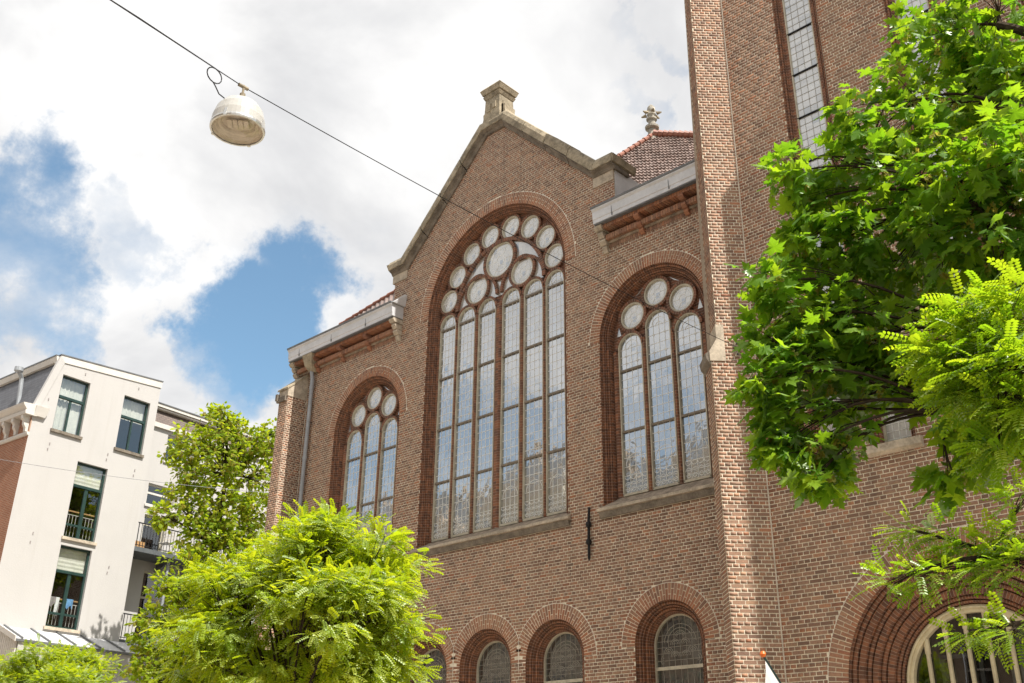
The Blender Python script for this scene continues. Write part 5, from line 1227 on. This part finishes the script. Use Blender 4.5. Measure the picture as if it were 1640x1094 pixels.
# ------------------------------------------------------------------ houses across the street (they show in the church windows)
def opposite(x0, w_, h, mat, roofmat, label, ped):
    t = thing('opposite_house', label, 'house', (x0+w_/2, -24.0, 0), pi, 'houses across the street')
    hw_ = w_/2; cols = max(2, int(w_/1.9)); rows = 4; fl = (h-1.0)/rows
    xs = [-hw_+(k+.5)*w_/cols for k in range(cols)]
    mb = MB(); ed = [-hw_]
    for x in xs: ed += [x-.5, x+.5]
    ed.append(hw_)
    for a, b in zip(ed, ed[1:]):
        iswin = any(abs((a+b)/2-x) < .1 for x in xs)
        if not iswin: mb.face([(a, 0, 0), (b, 0, 0), (b, 0, h), (a, 0, h)])
        else:
            z = 0.0
            for r_ in range(rows): mb.face([(a, 0, z), (b, 0, z), (b, 0, r_*fl+.95), (a, 0, r_*fl+.95)]); z = r_*fl+.95+fl*.60
            mb.face([(a, 0, z), (b, 0, z), (b, 0, h), (a, 0, h)])
    mb.box((-hw_, .02, 0), (-hw_+.01, 9, h)); mb.box((hw_-.01, .02, 0), (hw_, 9, h)); mb.build('wall', mat, t)
    for x in xs:
        for r_ in range(rows):
            z0, z1 = r_*fl+.95, r_*fl+.95+fl*.6
            wn = link('window', None, t)
            mb = MB(); mb.box((x-.5, .10, z0), (x-.43, .18, z1)); mb.box((x+.43, .10, z0), (x+.5, .18, z1)); mb.box((x-.43, .10, z1-.08), (x+.43, .18, z1)); mb.box((x-.43, .10, z0), (x+.43, .18, z0+.08)); mb.box((x-.43, .11, (z0+z1)/2+.2), (x+.43, .17, (z0+z1)/2+.27)); mb.build('frame', 'white_paint', wn)
            mb = MB(); mb.face([(x-.43, .15, z0+.08), (x+.43, .15, z0+.08), (x+.43, .15, z1-.08), (x-.43, .15, z1-.08)]); mb.build('pane', 'dark_leaded_glass', wn)
            mb = MB(); mb.box((x-.58, -.09, z0-.12), (x+.58, .1, z0-.002)); mb.build('sill', 'pale_stone', wn)
    mb = MB(); mb.extrude_x([(.05, h-.55), (-.12, h-.55), (-.15, h-.35), (-.45, h-.2), (-.55, h), (-.55, h+.08), (.05, h+.1)], -hw_, hw_); mb.build('cornice', 'white_paint', t)
    if ped:
        mb = MB(); mb.hexa([(-hw_*.5, -.25, h+.12), (hw_*.5, -.25, h+.12), (0, -.25, h+1.3)], [(-hw_*.5, .3, h+.12), (hw_*.5, .3, h+.12), (0, .3, h+1.3)]); mb.build('pediment', mat, t)
    mb = MB(); mb.hexa([(-hw_, .1, h+.1), (hw_, .1, h+.1), (hw_, 9, h+.1), (-hw_, 9, h+.1)], [(-hw_, 2.2, h+2.4), (hw_, 2.2, h+2.4), (hw_, 7, h+2.4), (-hw_, 7, h+2.4)]); mb.build('roof', roofmat, t)
    mb = MB(); mb.box((hw_-.9, 4, h+1.5), (hw_-.2, 5, h+4.0)); mb.build('chimney', 'tan_facade', t)
x = -70.0
specs = [(7.5, 14.6, 'cream_facade', False, 'pale plastered house'), (6.6, 13.6, 'tan_facade', False, 'tan brick house'), (8.4, 15.2, 'cream_facade', True, 'cream house with a pediment'), (6.2, 14.0, 'tan_facade', True, 'tan house with a pediment'), (7.2, 15.6, 'cream_facade', False, 'tall cream house'), (6.8, 13.4, 'tan_facade', False, 'low tan house'), (7.6, 14.8, 'cream_facade', True, 'cream gabled house'), (7.0, 13.8, 'tan_facade', False, 'plain tan house'), (7.4, 14.9, 'cream_facade', False, 'broad cream house'), (6.9, 14.2, 'tan_facade', True, 'tan gabled house')]
where = ['at the left end of the row across the street']+['%s from the left end of the row across the street' % q for q in ('second', 'third', 'fourth', 'fifth', 'sixth', 'seventh', 'eighth', 'ninth')]+['at the right end of the row across the street']
for (w_, h_h, m_, pd_, lb), wh in zip(specs, where):
    opposite(x, w_, h_h+2.3, m_, 'zinc_dark', lb+' '+wh, pd_); x += w_

# ------------------------------------------------------------------ trees
def unit_rows(a): return a/np.maximum(1e-9, np.linalg.norm(a, axis=1, keepdims=True))
def frames(nrm, tip):
    """rotation matrices with Y along the tip and Z near the leaf normal"""
    y = unit_rows(tip); x = unit_rows(np.cross(y, nrm)); z = np.cross(x, y)
    return np.stack([x, y, z], 2)
def leaf_maple():
    half = [(.05, -.03), (.20, -.13), (.30, -.10), (.27, -.02), (.44, .02), (.36, .10), (.31, .14), (.47, .24), (.60, .42), (.42, .38), (.36, .44), (.19, .42), (.24, .56), (.32, .70), (.17, .66), (.10, .78)]
    out = [(0, .0)]+half+[(0, 1.0)]+[(-x, y) for x, y in reversed(half)]
    z = lambda x, y: -.30*x*x-.12*y*y+.05*math.sin(9*x)
    V = [(0, .30, .03)]+[(x, y, z(x, y)) for x, y in out]; n = len(out)
    F = [(0, 1+k, 1+(k+1) % n) for k in range(n)]
    V += [(-.008, 0, 0), (.008, 0, 0), (0, -.55, -.06)]; F.append((n+1, n+3, n+2))
    return np.array(V), np.array(F)
def leaf_pinnate(pairs=6, ll=.17, lw=.045, seg=True):
    V, F = [], []
    def leaflet(b, d, sgn):
        d = np.array(d)/np.linalg.norm(d); s = np.array([-d[1], d[0], 0])
        i = len(V)
        for t, w_ in ((0, 0), (.25, .8), (.6, 1.0), (.88, .62), (1.02, 0)):
            pass
        pts = [b, b+d*ll*.3+s*lw, b+d*ll*.72+s*lw*.95, b+d*ll, b+d*ll*.72-s*lw*.95, b+d*ll*.3-s*lw]
        for k, q in enumerate(pts):
            r2 = q-b; q = q.copy(); q[2] -= .10*(r2[0]**2+r2[1]**2)/ll; 
            if k in (1, 2, 4, 5): q[2] += .012
            V.append(q)
        F.extend([(i, i+1, i+5), (i+1, i+2, i+4), (i+1, i+4, i+5), (i+2, i+3, i+4)])
    def ax(t): return np.array([0, t, -.22*t*t])
    for k in range(pairs):
        t = .16+.80*k/(pairs-1)
        for s in (-1, 1): leaflet(ax(t), (s*1.0, .34, -.12), s)
    leaflet(ax(.98), (0, 1, -.3), 0)
    i = len(V); V.extend([ax(0)+np.array([-.008, 0, 0]), ax(0)+np.array([.008, 0, 0]), ax(1.0)]); F.append((i, i+1, i+2))
    return np.array(V), np.array(F)
def leaf_plain():
    V = np.array([(0, 0, 0), (.26, .22, -.05), (.34, .55, -.08), (0, 1.0, -.16), (-.34, .55, -.08), (-.26, .22, -.05), (0, .5, .04)])
    F = np.array([(6, 0, 1), (6, 1, 2), (6, 2, 3), (6, 3, 4), (6, 4, 5), (6, 5, 0)]); return V, F
def leaf_seed():
    V = np.array([(0, 0, 0), (.18, -.5, .05), (.05, -1.0, 0), (-.12, -.5, -.05), (.3, -.1, .1), (.55, -.7, .2), (.28, -.75, .12)]); F = np.array([(0, 3, 2), (0, 2, 1), (0, 5, 4), (0, 6, 5)]); return V, F
def joined(name, tmpl, P, M, S, mat, tint):
    V, F = tmpl; n, m = len(P), len(V)
    W = np.einsum('nij,mj->nmi', M, V)*S[:, None, None]+P[:, None, :]
    FF = (np.arange(n)[:, None, None]*m+F[None]).reshape(-1, F.shape[1])
    return np_mesh(name, W.reshape(-1, 3), FF, mat, np.repeat(tint, len(F)))
def foliage(tree, tmpl, P, M, S, mat, nind=0, name='crown', occl=None):
    tint = rng.random(len(P)); n = len(P); pick = np.zeros(n, bool)
    if nind:
        q = px(P); d = np.linalg.norm(P-CAM, axis=1); inn = (q[:, 0] > 5) & (q[:, 0] < 1635) & (q[:, 1] > 5) & (q[:, 1] < 1089)
        sc_ = np.where(inn, S/d, -1); pick[np.argsort(-sc_)[:nind]] = True; pick &= inn
    o = link(name, joined(name, tmpl, P[~pick], M[~pick], S[~pick], mat, tint[~pick]), tree, stuff=True)
    if nind:
        V, F = tmpl; me = np_mesh('leaf', V, F, mat)
        for i in np.where(pick)[0]:
            l = link('leaf', me, o); mm = Matrix.Identity(4)
            for a in range(3):
                for b in range(3): mm[a][b] = M[i][a][b]*S[i]
                mm[a][3] = P[i][a]
            l.matrix_basis = mm
    return o
def limb(mb, a, b, r0, r1, bend=.12, n=6, sides=7):
    a, b = np.array(a, float), np.array(b, float); l = np.linalg.norm(b-a); off = rng.normal(0, bend*l*.35, 3); off[2] += bend*l
    pts = [a+(b-a)*t+off*4*t*(1-t)*.5 for t in np.linspace(0, 1, n+1)]
    mb.tube(pts, list(np.linspace(r0, r1, n+1)), sides, cap=False); return pts
def cluster_leaves(C0, OUT, per, spread, droop, upw, tilt, smin, smax):
    """per leaves round each twig tip C0 with growth direction OUT"""
    n = len(C0); c = np.repeat(C0, per, 0); o = np.repeat(OUT, per, 0); m = n*per
    d = unit_rows(o*.55+rng.normal(0, .62, (m, 3))*np.array([1, 1, .6])+np.array([0, 0, -droop]))
    P = c+d*rng.uniform(.15, 1.0, (m, 1))*spread
    nr = unit_rows(np.array([0, 0, upw])+o*.35+rng.normal(0, tilt, (m, 3)))
    return P, frames(nr, d), rng.uniform(smin, smax, m)
def ball(n, k=2.2):
    v = unit_rows(rng.normal(size=(n, 3))); return v*(rng.random((n, 1))**(1/k)), v

# --- maple leaning in from the right
MB_ = np.array([-.9, -6.4, 0.0])
maple = thing('maple_tree', 'big maple with broad lobed leaves hanging in from the right before the tower', 'tree', tuple(MB_), world_coords=True)
ML = [(1730, 90, 10.4, 100), (1760, 290, 10.0, 105), (1740, 470, 9.8, 90), (1850, 180, 10.0, 110), (1720, 640, 9.7, 60), (1600, 20, 10.6, 95), (1510, 60, 10.4, 80), (1480, 170, 10.2, 75), (1570, 150, 10.8, 85), (1640, 130, 10.2, 60), (1400, 215, 10.0, 62), (1330, 250, 9.8, 52), (1275, 275, 9.6, 36), (1310, 320, 9.7, 42), (1440, 300, 10.2, 88), (1540, 290, 9.6, 90), (1620, 260, 9.3, 80),
      (1355, 380, 9.9, 62), (1290, 400, 9.8, 50), (1430, 420, 10.3, 82), (1520, 410, 9.9, 80), (1610, 390, 9.5, 75), (1242, 455, 9.5, 32), (1270, 500, 9.7, 58), (1242, 548, 9.5, 38), (1340, 490, 10.0, 66), (1300, 575, 9.8, 66), (1240, 612, 9.5, 36), (1385, 560, 10.1, 74), (1460, 540, 9.8, 72),
      (1250, 660, 9.6, 44), (1315, 655, 9.8, 50), (1395, 632, 9.9, 34), (1290, 725, 9.6, 34), (1350, 715, 9.7, 22), (1310, 762, 9.6, 20), (1475, 612, 9.9, 36), (1548, 690, 9.7, 36), (1524, 752, 9.6, 24), (1600, 640, 9.6, 60), (1630, 720, 9.5, 42), (1250, 715, 9.6, 22)]
Ps, Ms, Ss = [], [], []; sP, sM, sS = [], [], []
br = MB(); crot = atR(1660, 560, 9.9); trunk = MB()
tk = [MB_, MB_+np.array([.03, .05, 1.5]), MB_+np.array([-.05, .02, 3.0]), MB_+np.array([-.2, -.05, 4.6]), MB_+np.array([-.35, .1, 6.4]), MB_+np.array([-.4, .1, 8.2])]
trunk.tube(tk, [.26, .22, .20, .16, .12, .07], 12); trunk.build('trunk', 'bark', maple, True)
limbs = [(tk[3], (1560, 540, 9.8)), (tk[3], (1520, 660, 9.75)), (tk[4], (1560, 330, 9.7)), (tk[4], (1600, 170, 10.2)), (tk[5], (1600, 40, 10.5))]
ends = []
for a, (x_, y_, r_) in limbs:
    b = atR(x_, y_, r_); mb = MB(); limb(mb, a, b, .075, .045, .10, 7, 8); mb.build('limb', 'bark', maple, True); ends.append(b)
for x_, y_, r_, rad in ML:
    c = atR(x_, y_, r_); rm = rad*np.linalg.norm(c-CAM)/FPX
    e = min(ends, key=lambda q: np.linalg.norm(q-c)); pts = limb(br, e, c, .021, .008, .24, 7, 5)
    ncl = int(7+(rad/50)**2*11)
    v, u = ball(ncl, 2.4); C0 = c+v*rm*np.array([1.0, 1.25, .95]); out = unit_rows(u*.8+unit_rows(C0-e)*.6)
    for q in C0[::2]: limb(br, pts[4] if rng.random() < .5 else c, q, .007, .003, .1, 3, 4)
    P, M, S = cluster_leaves(C0, out, 7, .21, .42, .85, .45, .085, .225); Ps.append(P); Ms.append(M); Ss.append(S)
    k = rng.choice(len(C0), max(1, int(len(C0)*.42)), False)
    P, M, S = cluster_leaves(C0[k], out[k]*.2, 13, .12, 1.1, .3, 1.0, .045, .068); sP.append(P-np.array([0, 0, .03])); sM.append(M); sS.append(S)
br.build('twigs', 'twig', maple, stuff=True)
foliage(maple, leaf_maple(), np.concatenate(Ps), np.concatenate(Ms), np.concatenate(Ss), 'maple_leaf', 300)
foliage(maple, leaf_seed(), np.concatenate(sP), np.concatenate(sM), np.concatenate(sS), 'seed', 0, 'seed_clusters')

# --- robinia branches nearer the camera on the right
RB = np.array([-.35, -8.9, 0.0])
rob_r = thing('robinia_tree', 'feathery pinnate-leaved robinia reaching in from the right edge, nearest the camera', 'tree', tuple(RB), world_coords=True)
trunk = MB(); tk2 = [RB, RB+np.array([.02, 0, 1.2]), RB+np.array([-.03, .03, 2.4]), RB+np.array([-.1, 0, 3.5])]; trunk.tube(tk2, [.13, .11, .10, .08], 10); trunk.build('trunk', 'bark', rob_r, True)
RL = [(1570, 520, 7.6, 52), (1620, 500, 7.5, 55), (1520, 580, 7.6, 36), (1590, 590, 7.5, 58), (1645, 590, 7.4, 52), (1545, 640, 7.6, 34), (1625, 660, 7.4, 42), (1490, 565, 7.6, 20), (1600, 715, 7.4, 18),
      (1460, 848, 7.3, 14), (1500, 858, 7.3, 18), (1545, 870, 7.3, 20), (1590, 868, 7.3, 22), (1635, 862, 7.2, 26), (1432, 935, 7.2, 15), (1470, 926, 7.2, 18), (1515, 920, 7.2, 22), (1560, 905, 7.2, 22), (1605, 915, 7.2, 24), (1640, 905, 7.2, 24), (1640, 800, 7.3, 18), (1560, 1018, 7.1, 12), (1595, 1008, 7.1, 15), (1625, 1015, 7.0, 14)]
Ps, Ms, Ss = [], [], []; br = MB(); lims = []
for x_, y_, r_ in ((1600, 590, 7.5), (1590, 890, 7.25), (1625, 1000, 7.05)):
    b = atR(x_, y_, r_); mb = MB(); limb(mb, tk2[3] if y_ < 700 else tk2[2], b, .045, .018, .12, 7, 7); mb.build('limb', 'bark', rob_r, True); lims.append(b)
RL2 = [(RB+np.array(q), rad_) for q, rad_ in (((.1, .3, 4.6), .7), ((.8, -.2, 4.4), .7), ((.5, .6, 5.3), .7), ((1.1, .5, 3.8), .6), ((-.1, .2, 5.6), .5), ((.9, .1, 5.2), .6), ((.3, -.5, 3.9), .5), ((.6, .2, 3.4), .5))]
for x_, y_, r_, rad in RL+[(0, 0, q, 0) for q in range(len(RL2))]:
    if rad: c = atR(x_, y_, r_); rm = rad*np.linalg.norm(c-CAM)/FPX
    else: c, rm = RL2[r_]; rad = 62
    if True: pass
    if y_ == 0: e = tk2[3]; pts = limb(br, e, c, .012, .005, .1, 5, 5)
    else:
        e = min(lims, key=lambda q: np.linalg.norm(q-c)); pts = limb(br, e, c, .012, .005, .1, 5, 5)
    ncl = int(5+(rad/40)**2*14); v, u = ball(ncl, 2.2); C0 = c+v*rm*np.array([1.0, 1.2, .8 if y_ < 780 else .5])
    out = unit_rows(u*.6+unit_rows(C0-tk2[3 if y_ < 780 else 2])*.9)
    for q in C0: limb(br, pts[3], q, .004, .002, .08, 3, 4)
    lowr = y_ > 780
    P, M, S = cluster_leaves(C0, out, 5 if lowr else 6, .10, .10 if lowr else .30, 1.1, .30, .10 if lowr else .15, .165 if lowr else .24); Ps.append(P); Ms.append(M); Ss.append(S)
br.build('twigs', 'twig', rob_r, stuff=True)
foliage(rob_r, leaf_pinnate(7, .19, .05), np.concatenate(Ps), np.concatenate(Ms), np.concatenate(Ss), 'robinia_near', 300)

# --- globe robinia in front of the church
GC = atR(482, 1010, 12.4); GB = np.array([GC[0], GC[1], 0.0])
globe = thing('globe_robinia', 'bright yellow-green globe robinia in front of the church, largest of the clipped crowns', 'tree', tuple(GB), group='clipped globe robinias', world_coords=True)
mb = MB(); mb.tube([GB, GB+np.array([.02, 0, .9]), GB+np.array([0, .02, 1.9])], [.13, .105, .12], 12); mb.build('trunk', 'bark', globe, True)
hub = GB+np.array([0, 0, 2.0]); rx, rz = 1.50, 1.46
Ps, Ms, Ss = [], [], []; br = MB(); nt = 100
v = unit_rows(rng.normal(size=(nt, 3))); v = v[v[:, 2] > -.62]
for u in v:
    bump_ = .78+.30*math.sin(u[0]*5+1)*math.sin(u[1]*6+.5)*math.cos(u[2]*5)+rng.uniform(-.10, .13)
    c = GC+u*np.array([rx, rx, rz])*bump_
    pts = limb(br, hub, c, .022, .006, .10, 6, 5)
    n = 24; w_, uu = ball(n, 2.0); C0 = c+w_*np.array([.40, .40, .17])-u*.08
    out = unit_rows(u*1.0+uu*.35+np.array([0, 0, .1]))
    for q in C0[::2]: limb(br, pts[4], q, .006, .002, .08, 3, 4)
    P, M, S = cluster_leaves(C0, out, 7, .12, .28, 1.0, .36, .11, .185); Ps.append(P); Ms.append(M); Ss.append(S)
w_, uu = ball(270, 3.0); C0 = GC+w_*np.array([rx, rx, rz])*.62; P, M, S = cluster_leaves(C0, uu, 4, .14, .3, 1.0, .5, .14, .22); Ps.append(P); Ms.append(M); Ss.append(S)
br.build('branches', 'twig', globe, stuff=True)
foliage(globe, leaf_pinnate(6, .20, .066), np.concatenate(Ps), np.concatenate(Ms), np.concatenate(Ss), 'robinia_leaf', 300)
# its neighbour farther along the street
g2 = copy_tree(globe); p2 = atR(92, 1128, 24.0); g2.location = (p2[0], p2[1], float(p2[2]-GC[2]) if p2[2]-GC[2] > -5 else 0); g2.location.z = 0; g2.rotation_euler = (0, 0, 2.1)
g2['label'] = 'smaller-looking globe robinia crown at the bottom left below the white house'
g2.scale = (1.0, 1.0, .95)

# --- tall tree between house and church
TB = np.array([-29.6, .9, 0.0])
tall = thing('tall_tree', 'tall tree with yellowish hanging seed clusters between the white house and the church', 'tree', tuple(TB), world_coords=True)
tk3 = [TB, TB+np.array([.1, 0, 3]), TB+np.array([-.1, .1, 6]), TB+np.array([.1, .1, 9]), TB+np.array([.1, .2, 11.5])]
mb = MB(); mb.tube(tk3, [.24, .2, .17, .12, .05], 10); mb.build('trunk', 'bark', tall, True)
TL = [(352, 688, 34, 34), (300, 715, 34, 34), (395, 705, 34.2, 38), (432, 720, 34.5, 30), (350, 745, 34, 55), (300, 765, 33.8, 34), (410, 770, 34.3, 52), (290, 815, 33.6, 32), (258, 826, 33.4, 18), (345, 815, 33.8, 50), (410, 835, 34, 48), (322, 862, 33.5, 34), (360, 880, 33.8, 44), (310, 915, 33.3, 42),
      (268, 945, 33, 28), (300, 970, 33, 46), (250, 1000, 33, 32), (350, 960, 33.4, 44), (285, 1030, 33, 48), (235, 1060, 32.8, 34), (330, 1040, 33, 44), (270, 1085, 32.8, 40), (365, 664, 34, 14), (355, 655, 34, 7), (440, 690, 34.6, 14)]
Ps, Ms, Ss = [], [], []; sP, sM, sS = [], [], []; br = MB()
for x_, y_, r_, rad in TL:
    c = atR(x_, y_, r_); rm = rad*np.linalg.norm(c-CAM)/FPX
    e = min(tk3, key=lambda q: np.linalg.norm(q-c)+max(0, q[2]-c[2])*2); pts = limb(br, e, c, .06, .02, .1, 6, 5)
    ncl = int(8+(rad/40)**2*44); v, u = ball(ncl, 2.2); C0 = c+v*rm*np.array([1, 1.2, .95]); out = unit_rows(u*.8+np.array([0, 0, .2]))
    for q in C0[::3]: limb(br, pts[4], q, .014, .005, .08, 3, 4)
    P, M, S = cluster_leaves(C0, out, 9, .24, .35, .8, .5, .12, .21); Ps.append(P); Ms.append(M); Ss.append(S)
    k = rng.choice(len(C0), int(len(C0)*(.8 if y_ < 880 else .3)), False)
    P, M, S = cluster_leaves(C0[k], out[k]*.3, 9, .2, 1.3, .2, 1.0, .09, .15); sP.append(P); sM.append(M); sS.append(S)
br.build('branches', 'twig', tall, stuff=True)
foliage(tall, leaf_plain(), np.concatenate(Ps), np.concatenate(Ms), np.concatenate(Ss), 'far_leaf')
foliage(tall, leaf_seed(), np.concatenate(sP), np.concatenate(sM), np.concatenate(sS), 'seed', 0, 'seed_clusters')

for o in bpy.data.objects:
    if '_w' in o: del o['_w']
